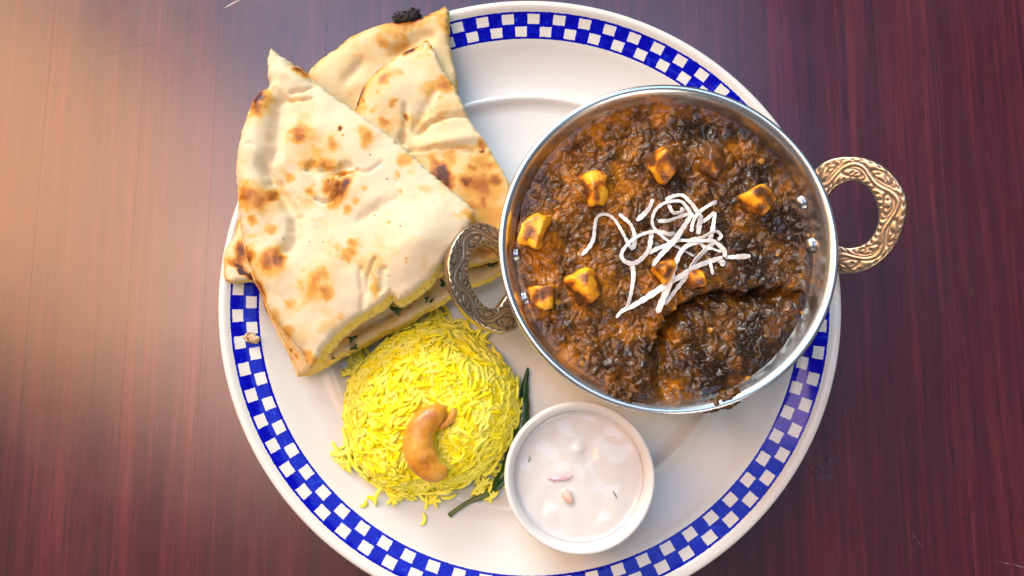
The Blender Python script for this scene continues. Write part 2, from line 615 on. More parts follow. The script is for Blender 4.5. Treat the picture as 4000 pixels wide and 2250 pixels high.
LO = [(610, 240), (590, 215), (510, 180), (420, 165), (330, 195), (250, 255), (190, 340), (150, 430), (128, 540), (130, 650), (150, 760), (200, 870),
      (260, 970), (350, 1070), (450, 1145), (560, 1190), (650, 1205), (730, 1190), (790, 1160)]
LI = [(640, 470), (595, 420), (520, 380), (450, 378), (390, 410), (350, 460), (325, 530), (318, 600), (325, 680), (350, 770), (390, 850), (440, 920),
      (500, 965), (560, 978), (610, 960), (650, 905), (690, 850)]
RO = [(130, 330), (160, 290), (230, 235), (320, 208), (420, 203), (520, 218), (620, 262), (700, 330), (760, 410), (795, 490), (800, 560), (790, 640),
      (760, 740), (710, 840), (640, 920), (560, 980), (470, 1015), (390, 1027), (290, 1020)]
RI = [(220, 500), (250, 465), (290, 420), (350, 385), (410, 370), (470, 380), (530, 420), (570, 480), (597, 550), (605, 610), (598, 680), (570, 750),
      (520, 810), (460, 840), (390, 850), (330, 838), (270, 815)]
for (fo, fi, cv, att, tilt) in ((LO, LI, lambda p: (1700 + p[0] / 2.415, 800 + p[1] / 2.415), (1985, 1075), 30),
                                (RO, RI, lambda p: (3100 + p[0] / 1.811, 500 + p[1] / 1.811), (3235, 880), 30)):
    V, F, G = make_handle(fo, fi, cv, att, tilt, 0.046)
    V = V - np.array([PANC[0], PANC[1], z0])
    me = mesh('handle', V, F, BRASS, True, {'groove': G})
    fixn(me)
    link('handle', me, pan)


def pan_wall(theta, z):
    """inside radius fraction of the pan at height z (above its base)"""
    pr2 = np.array(prof[13:])[::-1]
    return float(np.interp(z, pr2[:, 1], pr2[:, 0]))


rv = [(0, 0.0014)] + [(0.0014 * math.sin(a) + 0.0008 * 0, 0) for a in ()]
rprof = [(0.0, 0.0027), (0.0016, 0.0026), (0.0026, 0.0022), (0.0031, 0.0016), (0.0031, 0.0009), (0.0036, 0.0006), (0.0037, -0.0006), (0.0, -0.0006)]
V, F = lathe(rprof, 24)
rvm = M('dull_rivet_steel'); rvm.set(Base_Color=(0.42, 0.40, 0.39), Metallic=1.0, Roughness=0.30)
rme = mesh('rivet', V, F, rvm.m)
for (px, py) in ((2025, 995), (2058, 1164), (3185, 960), (3160, 785)):
    p = P(px, py, 0.0500)
    d = np.array([p[0] - PANC[0], p[1] - PANC[1]])
    th = math.atan2(d[1] / PB, d[0] / PA)
    zz = 0.0500 - z0
    f = pan_wall(th, zz)
    q = Vector((PA * f * math.cos(th), PB * f * math.sin(th), zz))
    nrm = Vector((-math.cos(th), -math.sin(th), 0.45)).normalized()
    o = link('rivet', rme, pan, q)
    o.rotation_euler = nrm.to_track_quat('Z', 'Y').to_euler()

# ------------------------------------------------------------------ curry
CZ = 0.0527   # mean surface height


def curry_field(x, y):
    """x,y world arrays -> height, and colour fields"""
    k = 1000.0
    X, Y = x * k, y * k          # millimetres
    wx = X + 1.6 * fbm(X * 0.16, Y * 0.16, 2, 40); wy = Y + 1.6 * fbm(X * 0.16, Y * 0.16, 2, 50)
    h = 1.0 * fbm(X * 0.045, Y * 0.045, 2, 1)
    lum = fbm(wx * 0.12, wy * 0.12, 2, 5)
    h += 0.8 * lum
    bl = np.abs(pn(wx * 0.21, wy * 0.21, 9))
    h += 1.8 * bl
    h += 0.50 * np.abs(pn(wx * 0.47, wy * 0.47, 14))
    h += 0.14 * np.abs(pn(wx * 1.0, wy * 1.0, 18))
    h += 0.05 * fbm(X * 1.7, Y * 1.7, 2, 21)
    h -= 0.6
    return h, lum, bl


def px_of(x, y, z):
    d = np.stack([x - CAM[0], y - CAM[1], z - CAM[2]], -1)
    f = d @ FWD
    return 2000 + FPX * d[..., 0] / f, 1125 - FPX * (d @ UPV) / f


def poly_dist(px, py, poly):
    best = np.full(np.shape(px), 1e9); side = np.zeros(np.shape(px))
    for (ax, ay), (bx, by) in zip(poly[:-1], poly[1:]):
        dx, dy = bx - ax, by - ay
        L2 = dx * dx + dy * dy
        t = np.clip(((px - ax) * dx + (py - ay) * dy) / L2, 0, 1)
        qx, qy = px - (ax + t * dx), py - (ay + t * dy)
        dd = np.hypot(qx, qy)
        sg = dx * (py - ay) - dy * (px - ax)
        m_ = dd < best
        best = np.where(m_, dd, best); side = np.where(m_, sg, side)
    return best, side


PANEER_AT = [(2318, 735), (2585, 650), (2775, 622), (2958, 785), (2110, 905), (2287, 1112), (2125, 1160), (2600, 1065), (2712, 1086)]
CR = 0.897      # curry edge as a fraction of pan radius at its level
ledge = [(2560, 1330), (2600, 1240), (2660, 1185), (2740, 1140), (2830, 1126), (2900, 1140), (2960, 1118), (3060, 1120), (3130, 1135)]
groove = [(2640, 1190), (2600, 1260), (2590, 1330), (2575, 1400), (2580, 1480), (2590, 1560)]
groove2 = [(2590, 1400), (2660, 1360), (2760, 1330)]


def curry_z(x, y):
    x = np.asarray(x, float); y = np.asarray(y, float)
    h, lum, bl = curry_field(x, y)
    px, py = px_of(x, y, np.full(x.shape, CZ))
    wob = 14 * fbm(px * 0.02, py * 0.02, 3, 77)
    d, s = poly_dist(px, py + wob, ledge)
    # upper lip overhanging, lower side drops into a dark hollow that rises again
    below = (s > 0)
    drop = np.where(below, -7.0 * np.exp(-(d / 42.0) ** 1.4), 0.9 * np.exp(-(d / 60.0) ** 2))
    fade = sstep(3170, 3080, px)
    h = h + drop * fade
    d2, _ = poly_dist(px + wob, py, groove)
    h = h - 3.2 * np.exp(-(d2 / 26.0) ** 2)
    d3, _ = poly_dist(px, py + wob, groove2)
    h = h - 1.8 * np.exp(-(d3 / 26.0) ** 2)
    # broad heaps
    for (cx, cy, rx, ry, a) in ((2350, 720, 150, 90, 1.5), (2230, 1130, 90, 80, 2.0), (2700, 640, 200, 120, 1.2), (2480, 1430, 160, 120, 2.0), (2900, 1290, 190, 120, 1.3),
                                (2820, 1480, 160, 80, 1.6), (2600, 1000, 240, 150, 1.5), (3000, 760, 160, 140, 0.8), (2980, 480, 130, 90, 0.8), (2130, 960, 60, 60, 0.9), (2110,900,70,70,0.8)):
        h = h + a * np.exp(-((px - cx) / rx) ** 2 - ((py - cy) / ry) ** 2)
    for (cx, cy) in PANEER_AT:
        h = h + 2.2 * np.exp(-(((px - cx) ** 2 + (py - cy) ** 2) / 62.0 ** 2) ** 1.3)
    # settle towards the pan wall, where thin oil collects
    th = np.arctan2((y - PANC[1]) / PB, (x - PANC[0]) / PA)
    rho = np.hypot((x - PANC[0]) / PA, (y - PANC[1]) / PB) / (CR + 0.032 * np.sin(th) ** 2)
    em = sstep(1.0, 0.88, rho)
    h = h * (0.12 + 0.88 * em) + (-1.4 + 3.4 * np.sin(th) ** 2) * (1 - em)
    return CZ + h * 0.001, lum, bl, rho, px, py


def build_curry():
    s = 0.00048
    xs = np.arange(-PA * CR - s, PA * CR + s, s); ys = np.arange(-PB * CR - s, PB * CR + s, s)
    # polar grid keeps a clean circular edge
    NR, NA = 150, 640
    rr = (np.arange(1, NR + 1) / NR) ** 0.75
    aa = np.arange(NA) * 2 * math.pi / NA
    RR, AA = np.meshgrid(rr, aa, indexing='ij')
    edge = 1.0 + 0.012 * pn(np.cos(AA) * 5, np.sin(AA) * 5, 61) + 0.006 * pn(np.cos(AA) * 17, np.sin(AA) * 17, 62)
    f = 1 + (edge - 1) * RR ** 4
    CRA = CR + 0.032 * np.sin(AA) ** 2
    X = PANC[0] + PA * CRA * RR * f * np.cos(AA); Y = PANC[1] + PB * CRA * RR * f * np.sin(AA)
    Z, lum, bl, rho, px, py = curry_z(X, Y)
    k = 1000
    # small sideways push makes overhangs and crumbly grains
    X2 = X + 0.0004 * fbm(X * k * 0.6, Y * k * 0.6, 2, 70) * (RR < .97); Y2 = Y + 0.0005 * fbm(X * k * 0.6, Y * k * 0.6, 2, 80) * (RR < .97)
    V = np.stack([X2, Y2, Z], -1).reshape(-1, 3)
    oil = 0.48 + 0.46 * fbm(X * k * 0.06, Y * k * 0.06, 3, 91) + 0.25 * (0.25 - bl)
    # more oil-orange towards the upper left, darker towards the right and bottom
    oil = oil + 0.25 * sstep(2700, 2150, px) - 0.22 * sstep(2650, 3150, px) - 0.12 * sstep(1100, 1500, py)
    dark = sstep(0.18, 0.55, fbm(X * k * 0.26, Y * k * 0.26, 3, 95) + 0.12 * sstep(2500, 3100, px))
    V = np.vstack([V, [[PANC[0], PANC[1], float(curry_z(np.array([PANC[0]]), np.array([PANC[1]]))[0][0])]]])
    F = []
    idx = np.arange(NR * NA).reshape(NR, NA)
    nx = np.roll(idx, -1, axis=1)
    q = np.stack([idx[:-1], idx[1:], nx[1:], nx[:-1]], -1).reshape(-1, 4)
    F = [tuple(t) for t in q.tolist()]
    c = NR * NA
    F += [(c, int(idx[0, j]), int(nx[0, j])) for j in range(NA)]
    # skirt and base, so the food is a filled volume in the pan
    base = len(V)
    sk = np.stack([PANC[0] + PA * 0.80 * np.cos(aa), PANC[1] + PB * 0.80 * np.sin(aa), np.full(NA, 0.034)], -1)
    V = np.vstack([V, sk, [[PANC[0], PANC[1], 0.034]]])
    for j in range(NA):
        j2 = (j + 1) % NA
        F.append((int(idx[-1, j]), base + j, base + j2, int(idx[-1, j2])))
        F.append((base + j, base + NA, base + j2))
    ex = NA + 2
    A1 = np.r_[oil.reshape(-1), np.full(ex, 0.4)]
    A2 = np.r_[dark.reshape(-1), np.zeros(ex)]
    A3 = np.r_[rho.reshape(-1), 0, np.ones(NA + 1)]
    return mesh('curry', V, F, CURRY, True, {'oil': A1, 'dark': A2, 'rim': A3})


def curry_material():
    m = M('spinach_curry_sauce')
    o = m.obj()
    oil = m.attr('oil'); dk = m.attr('dark'); rim = m.attr('rim')
    n1 = m.noise(190, 3, 0.55, o, 1.2)
    n2 = m.noise(520, 2, 0.5, o)
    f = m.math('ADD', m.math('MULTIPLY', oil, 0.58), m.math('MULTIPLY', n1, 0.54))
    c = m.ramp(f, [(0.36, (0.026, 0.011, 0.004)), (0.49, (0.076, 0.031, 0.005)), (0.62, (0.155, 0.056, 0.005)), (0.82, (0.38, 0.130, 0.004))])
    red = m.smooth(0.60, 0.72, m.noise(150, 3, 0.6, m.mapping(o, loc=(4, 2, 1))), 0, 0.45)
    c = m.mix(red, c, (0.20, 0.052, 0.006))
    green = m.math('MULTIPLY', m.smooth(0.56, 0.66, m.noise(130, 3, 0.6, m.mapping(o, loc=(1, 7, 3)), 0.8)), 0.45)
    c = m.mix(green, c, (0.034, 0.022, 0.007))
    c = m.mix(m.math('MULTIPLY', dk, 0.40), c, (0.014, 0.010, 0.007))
    vs = m.node('ShaderNodeTexVoronoi'); vs.inputs['Scale'].default_value = 210
    m.put(vs.inputs['Vector'], o)
    pick = m.smooth(0.94, 0.97, m.sep(vs.outputs['Color'])[0])
    fleck = m.math('MULTIPLY', pick, m.smooth(0.30, 0.20, vs.outputs['Distance']))
    c = m.mix(m.math('MULTIPLY', fleck, 0.8), c, (0.50, 0.22, 0.02))
    wet = m.noise(420, 3, 0.6, m.mapping(o, loc=(9, 9, 9)))
    hb = m.math('ADD', m.math('MULTIPLY', n1, 0.6), m.math('MULTIPLY', n2, 0.6))
    m.set(Base_Color=c, Roughness=m.smooth(0.35, 0.65, wet, 0.13, 0.28), Normal=m.bump(hb, 0.28, 0.0010))
    m.b.inputs['Specular IOR Level'].default_value = 0.34
    return m.m


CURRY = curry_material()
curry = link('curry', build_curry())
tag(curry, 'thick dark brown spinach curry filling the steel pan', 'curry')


def cz(x, y):
    return float(curry_z(np.array([x]), np.array([y]))[0][0])


# paneer cubes
def paneer_material():
    m = M('spiced_paneer')
    o = m.obj()
    n = m.noise(330, 4, 0.62, m.pos(), 0.8)
    s = m.math('ADD', m.attr('sauce'), m.math('MULTIPLY', m.math('SUBTRACT', n, 0.5), 0.8))
    c = m.ramp(s, [(0.27, (0.92, 0.47, 0.020)), (0.46, (0.78, 0.28, 0.008)), (0.60, (0.34, 0.100, 0.007)), (0.80, (0.110, 0.038, 0.007))])
    m.set(Base_Color=c, Roughness=m.smooth(0.4, 0.6, n, 0.25, 0.45), Normal=m.bump(n, 0.35, 0.001))
    m.b.inputs['Subsurface Weight'].default_value = 0.15
    m.b.inputs['Subsurface Radius'].default_value = (0.003, 0.0015, 0.0005)
    m.b.inputs['Subsurface Scale'].default_value = 1.0
    return m.m


PANEER = paneer_material()


def paneer(px, py, size, rot, cover, label, sink=0.66):
    bm = bmesh.new()
    bmesh.ops.create_cube(bm, size=1.0)
    bmesh.ops.subdivide_edges(bm, edges=bm.edges, cuts=9, use_grid_fill=True)
    sd = random.random() * 50
    sx, sy, sz = size
    for v in bm.verts:
        c = v.co.copy()
        r = 0.36
        q = Vector([max(-r, min(r, t)) for t in c])
        d = c - q
        if d.length > 1e-6:
            c = q + d.normalized() * min(d.length, 0.5 - r)
        nz = mnoise.noise(c * 2.6 + Vector((sd, 0, 0))) * 0.15 + mnoise.noise(c * 6 + Vector((0, sd, 0))) * 0.07
        c = c * (1 + nz)
        v.co = Vector((c.x * sx, c.y * sy, c.z * sz)) * 0.96
    prs = random.Random(int(px))
    for _k in range(4):                       # torn, planar-cut corners
        nd = Vector((prs.uniform(-1, 1), prs.uniform(-1, 1), prs.uniform(0.0, 1))).normalized()
        ext = max(v.co.dot(nd) for v in bm.verts)
        lim = ext * prs.uniform(0.62, 0.80)
        for v in bm.verts:
            dd = v.co.dot(nd) - lim
            if dd > 0:
                v.co -= nd * dd * 0.92
    me = bpy.data.meshes.new('paneer_cube')
    bm.to_mesh(me); bm.free()
    p = P(px, py, CZ + 0.002)
    z = cz(p[0], p[1])
    me.polygons.foreach_set('use_smooth', [True] * len(me.polygons))
    o = link('paneer_cube', me, loc=(p[0], p[1], z + size[2] * (0.5 - sink)), rot=rot)
    M_ = o.matrix_basis.copy() if False else Matrix.LocRotScale(o.location, o.rotation_euler, None)
    at = me.attributes.new('sauce', 'FLOAT', 'POINT')
    vals = []
    for v in me.vertices:
        wco = M_ @ v.co
        hgt = wco.z - cz(wco.x, wco.y)
        s = cover + 0.08 + 0.35 * max(0.0, (M_.to_quaternion() @ v.normal).z - 0.55) + 0.65 * mnoise.noise(v.co * 190 + Vector((sd, sd, 0))) + 0.5 * math.exp(-max(hgt, 0) / 0.0022)
        vals.append(s)
    at.data.foreach_set('value', vals)
    me.materials.append(PANEER)
    tag(o, label, 'paneer', 'paneer cubes in the curry')


mm = 0.001
paneer(2318, 735, (9 * mm, 14 * mm, 12 * mm), (0.5, 0.35, 0.35), 0.20, 'orange paneer cube in the upper left of the curry, shaped like a tall wedge')
paneer(2585, 650, (11 * mm, 13 * mm, 11 * mm), (0.4, -0.3, 0.5), 0.36, 'paneer cube near the top of the curry, left of the two there, dotted with sauce')
paneer(2775, 622, (8 * mm, 13 * mm, 12 * mm), (0.5, 0.5, -0.3), 0.50, 'paneer cube at the top of the curry with only a thin orange edge showing')
paneer(2958, 785, (12 * mm, 12 * mm, 11 * mm), (0.3, 0.5, 0.7), 0.30, 'paneer cube by itself on the right side of the curry, split in two lobes')
paneer(2092, 905, (11 * mm, 14 * mm, 12 * mm), (0.25, -0.2, -0.3), 0.10, 'bright yellow orange paneer cube against the left pan wall above the rivets', 0.48)
paneer(2287, 1112, (12 * mm, 13 * mm, 12 * mm), (0.4, 0.5, 0.7), 0.34, 'paneer cube with a brown sauce cap, right of the lower left rivet', 0.50)
paneer(2118, 1160, (10 * mm, 10 * mm, 11 * mm), (0.3, 0.2, 0.2), 0.28, 'small paneer cube touching the lower rivet at the left pan wall', 0.52)
paneer(2600, 1065, (9 * mm, 9 * mm, 10 * mm), (0.4, 0.3, 0.6), 0.30, 'orange paneer cube under the white shreds, left of the long straight shred', 0.50)
paneer(2712, 1086, (8 * mm, 7 * mm, 10 * mm), (0.3, -0.3, 0.3), 0.24, 'small orange paneer cube under the white shreds, right of the long straight shred', 0.52)

# sauce lumps spilling on the lower rim
def blob(name, px, py, z, rx, ry, rz, mat, seed=0, rough=0.25, freq=1.8, rot=0.0, attrs=None, sub=4):
    bm = bmesh.new()
    bmesh.ops.create_icosphere(bm, subdivisions=sub, radius=1.0)
    for v in bm.verts:
        n = v.co.normalized()
        k = 1 + rough * mnoise.noise(n * freq + Vector((seed, 0, 0))) + rough * 0.5 * mnoise.noise(n * freq * 2.7 + Vector((0, seed, 0))) + rough * 0.25 * mnoise.noise(n * freq * 6 + Vector((0, 0, seed)))
        v.co = Vector((n.x * k * rx, n.y * k * ry, n.z * k * rz))
    me = bpy.data.meshes.new(name)
    bm.to_mesh(me); bm.free()
    me.polygons.foreach_set('use_smooth', [True] * len(me.polygons))
    for k_, val in (attrs or {}).items():
        at = me.attributes.new(k_, 'FLOAT', 'POINT')
        at.data.foreach_set('value', [val] * len(me.vertices))
    me.materials.append(mat)
    p = P(px, py, z)
    return link(name, me, loc=p, rot=(0, 0, rot))


for (px, py, rx, ry, sd, rot) in ((2445, 1560, 0.0042, 0.0030, 3.1, 0.4), (2402, 1535, 0.0036, 0.0036, 5.7, 0.0), (2790, 1582, 0.0046, 0.0024, 8.3, 0.35), (2845, 1558, 0.0056, 0.0034, 1.9, 0.5)):
    o = blob('sauce_lump', px, py, 0.0580, rx, ry, 0.0032, CURRY, sd, 0.5, 2.2, rot, {'oil': 0.45, 'dark': 0.15, 'rim': 0.5})
    o.parent = curry


# ------------------------------------------------------------------ white shreds
def shred_material():
    m = M('white_shred')
    n = m.noise(500, 3, 0.6, m.pos())
    st = m.smooth(0.66, 0.74, m.noise(260, 2, 0.6, m.mapping(m.pos(), loc=(5, 5, 5))), 0, 0.55)
    c = m.mix(n, (0.76, 0.72, 0.65), (0.80, 0.78, 0.74))
    c = m.mix(st, c, (0.72, 0.42, 0.10))
    m.set(Base_Color=c, Roughness=0.55, Normal=m.bump(n, 0.25, 0.0006))
    m.b.inputs['Subsurface Weight'].default_value = 0.1
    m.b.inputs['Subsurface Radius'].default_value = (0.002, 0.002, 0.0016)
    m.b.inputs['Subsurface Scale'].default_value = 1.0
    return m.m


SHRED = shred_material()
shreds = [
    ([(180, 710), (250, 630), (290, 550), (300, 450), (320, 360), (370, 325), (440, 335), (500, 390), (560, 490), (610, 580), (660, 660)], 0.8, 34, 'leftmost white shred, arched like a hook, reaching farthest left'),
    ([(530, 320), (590, 370), (640, 420), (670, 480), (680, 540), (680, 600), (660, 650)], 0.6, 40, 'short curved white shred just inside the leftmost hooked one'),
    ([(850, 180), (825, 250), (780, 310), (700, 385)], 0.5, 44, 'short separate white shred lying alone above the left of the pile'),
    ([(1240, 720), (1150, 670), (1050, 620), (950, 550), (890, 490), (850, 430), (845, 360), (880, 280), (960, 220), (1060, 200), (1130, 210), (1170, 260), (1200, 320), (1185, 390)], 1.0, 36, 'white shred curled in the large upper loop of the pile'),
    ([(900, 390), (1000, 385), (1100, 350), (1180, 320)], 0.8, 34, 'short white shred crossing inside the large upper loop'),
    ([(970, 185), (1060, 150), (1130, 150), (1180, 200), (1230, 250), (1270, 310), (1300, 350), (1280, 380)], 1.4, 40, 'white shred bending over the top of the pile'),
    ([(1290, 300), (1350, 260), (1410, 225), (1460, 205)], 0.9, 38, 'straight white shred pointing out to the upper right of the pile'),
    ([(1290, 410), (1360, 370), (1435, 310), (1425, 400), (1405, 500), (1390, 570)], 1.2, 40, 'white shred folded in a sharp corner at the right of the pile'),
    ([(845, 820), (900, 740), (980, 650), (1060, 560), (1130, 460), (1190, 370), (1230, 320)], 2.4, 52, 'thick straight white shred running through the middle of the pile'),
    ([(1060, 500), (1000, 515), (900, 490), (800, 500), (700, 540), (620, 600), (560, 680), (550, 740), (600, 790), (680, 790), (750, 740), (810, 660), (830, 560), (840, 480)], 1.9, 40, 'white shred curled in the large lower left loop of the pile'),
    ([(810, 690), (900, 650), (1000, 610), (1100, 580), (1200, 580), (1320, 580), (1410, 580), (1480, 620), (1530, 680), (1530, 730)], 1.7, 38, 'long white shred crossing the pile level and hooking down at its right'),
    ([(1200, 565), (1300, 555), (1400, 505), (1460, 490), (1500, 530), (1470, 565)], 2.2, 34, 'white shred with a small curled hook at the right of the pile'),
    ([(890, 1260), (940, 1130), (990, 1000), (1030, 860), (1080, 740), (1140, 650), (1230, 600), (1330, 580)], 2.3, 56, 'long broad white shred hanging down to the lowest cut end'),
    ([(510, 1300), (560, 1240), (650, 1200), (800, 1110), (950, 1010), (1100, 920), (1250, 830), (1400, 770), (1510, 730)], 1.5, 52, 'longest white shred, rising from the lower left tip to the right'),
    ([(600, 1230), (630, 1120), (655, 1000), (665, 900), (650, 820), (600, 770)], 1.2, 42, 'nearly upright white shred below the lower left loop'),
    ([(960, 1180), (1030, 1090), (1110, 980), (1170, 900), (1230, 790), (1300, 710), (1370, 640), (1430, 600)], 1.0, 46, 'pointed white shred slanting under the longest shred'),
    ([(1540, 730), (1650, 725), (1780, 715)], 0.6, 46, 'white shred sticking out level to the far right of the pile'),
    ([(1380, 750), (1390, 820), (1410, 900)], 0.9, 34, 'tiny white shred hanging down at the right end of the longest one'),
    ([(1290, 590), (1340, 640), (1420, 660), (1500, 680)], 1.0, 30, 'thin white shred curving inside the right hooked loop'),
    ([(1215, 490), (1225, 410), (1260, 340), (1300, 350), (1285, 420), (1275, 520)], 2.6, 44, 'doubled white shred forming a small knot near the top'),
    ([(1000, 230), (1035, 300), (1080, 310), (1135, 295), (1125, 255)], 0.7, 40, 'ragged white shred bunched inside the top of the large loop'),
    ([(1470, 770), (1520, 770), (1500, 810)], 0.8, 44, 'tiny folded white scrap at the right edge of the pile'),
]
for pts, lift, wd, lab in shreds:
    px = np.array([(2200 + a / 2.415, 700 + b / 2.415) for a, b in pts])
    n = max(10, int(len(pts) * 5))
    path2 = smooth_path(px, n)
    w3 = np.array([P(a, b, CZ + 0.003) for a, b in path2])
    zc = curry_z(w3[:, 0], w3[:, 1])[0]
    ker = np.ones(9) / 9
    zc = np.maximum(np.convolve(np.pad(zc, 4, 'edge'), ker, 'valid'), zc - 0.0003)
    t = np.linspace(0, 1, n)
    z = zc + 0.0005 + lift * 0.0009 * (0.25 + 0.75 * np.sin(np.pi * t) ** 0.7)
    w3[:, 2] = z
    hw = wd / 2.415 * 0.320 / FPX * 0.47
    V = []; F = []
    tw = random.uniform(-0.4, 0.4)
    for i in range(n):
        tg = w3[min(i + 1, n - 1)] - w3[max(i - 1, 0)]
        tg /= np.linalg.norm(tg)
        sd = np.cross(tg, [0, 0, 1.0]); sd /= np.linalg.norm(sd)
        up = np.cross(sd, tg)
        a = 0.8 * tw + 0.55 * math.sin(t[i] * 4 + wd)
        s2 = sd * math.cos(a) + up * math.sin(a); u2 = -sd * math.sin(a) + up * math.cos(a)
        ww = hw * (1 + 0.18 * math.sin(i * 1.7 + wd) * 0.6 + random.uniform(-0.10, 0.10)) * (0.5 if i in (0, n - 1) else 1) * (0.85 + 0.3 * math.sin(t[i] * 3 + wd * 1.7) ** 2)
        hh = 0.00016
        for k in range(4):
            cx = (1, -1, -1, 1)[k]; sy = (1, 1, -1, -1)[k]
            V.append(w3[i] + s2 * ww * cx + u2 * hh * sy)
    for i in range(n - 1):
        for k in range(4):
            F.append((i * 4 + k, i * 4 + (k + 1) % 4, (i + 1) * 4 + (k + 1) % 4, (i + 1) * 4 + k))
    F.append((3, 2, 1, 0)); F.append(tuple((n - 1) * 4 + k for k in range(4)))
    V = np.array(V)
    c0 = V.mean(0)
    o = link('cheese_shred', mesh('cheese_shred', V - c0, F, SHRED, False), loc=c0)
    tag(o, lab, 'shred', 'white shreds piled on the curry')


# ------------------------------------------------------------------ flatbread
def naan_material():
    m = M('baked_naan')
    o = m.pos()
    sc = m.attr('scorch'); cr = m.attr('crumb')
    n1 = m.noise(260, 4, 0.6, o)
    n2 = m.noise(60, 4, 0.6, o, 0.3)
    s = m.math('ADD', sc, m.math('MULTIPLY', m.math('SUBTRACT', n1, 0.5), m.math('ADD', 0.07, m.math('MULTIPLY', sc, 0.42))))
    s = m.math('ADD', s, m.smooth(0.50, 0.70, n2, 0.0, 0.20))
    c = m.ramp(s, [(0.0, (0.67, 0.57, 0.38)), (0.15, (0.65, 0.49, 0.245)), (0.31, (0.62, 0.34, 0.062)), (0.52, (0.44, 0.150, 0.017)), (0.74, (0.100, 0.022, 0.009)), (0.95, (0.018, 0.014, 0.013))])
    fl = m.math('MULTIPLY', m.smooth(0.16, 0.09, m.voronoi(230, o)), m.smooth(0.58, 0.64, m.noise(85, 2, 0.5, o)))
    c = m.mix(m.math('MULTIPLY', fl, 0.75), c, (0.22, 0.085, 0.02))
    pore = m.noise(800, 3, 0.65, o)
    cc = m.ramp(pore, [(0.30, (0.60, 0.34, 0.03)), (0.46, (0.86, 0.62, 0.09)), (0.66, (0.88, 0.70, 0.20))])
    cc = m.mix(m.smooth(0.6, 0.75, m.noise(220, 3, 0.6, m.mapping(o, loc=(2, 2, 2))), 0, 0.45), cc, (0.30, 0.12, 0.02))
    c = m.mix(m.math('MULTIPLY', cr, 0.92), c, cc)
    hb = m.math('ADD', m.math('MULTIPLY', n1, 0.7), m.math('MULTIPLY', pore, m.math('ADD', 0.25, m.math('MULTIPLY', cr, 1.5))))
    m.set(Base_Color=c, Roughness=m.smooth(0.0, 0.6, s, 0.62, 0.42), Normal=m.bump(hb, 0.12, 0.0008))
    m.b.inputs['Subsurface Weight'].default_value = 0.12
    m.b.inputs['Subsurface Radius'].default_value = (0.004, 0.0022, 0.001)
    m.b.inputs['Subsurface Scale'].default_value = 1.0
    m.b.inputs['Specular IOR Level'].default_value = 0.3
    return m.m


NAAN = naan_material()


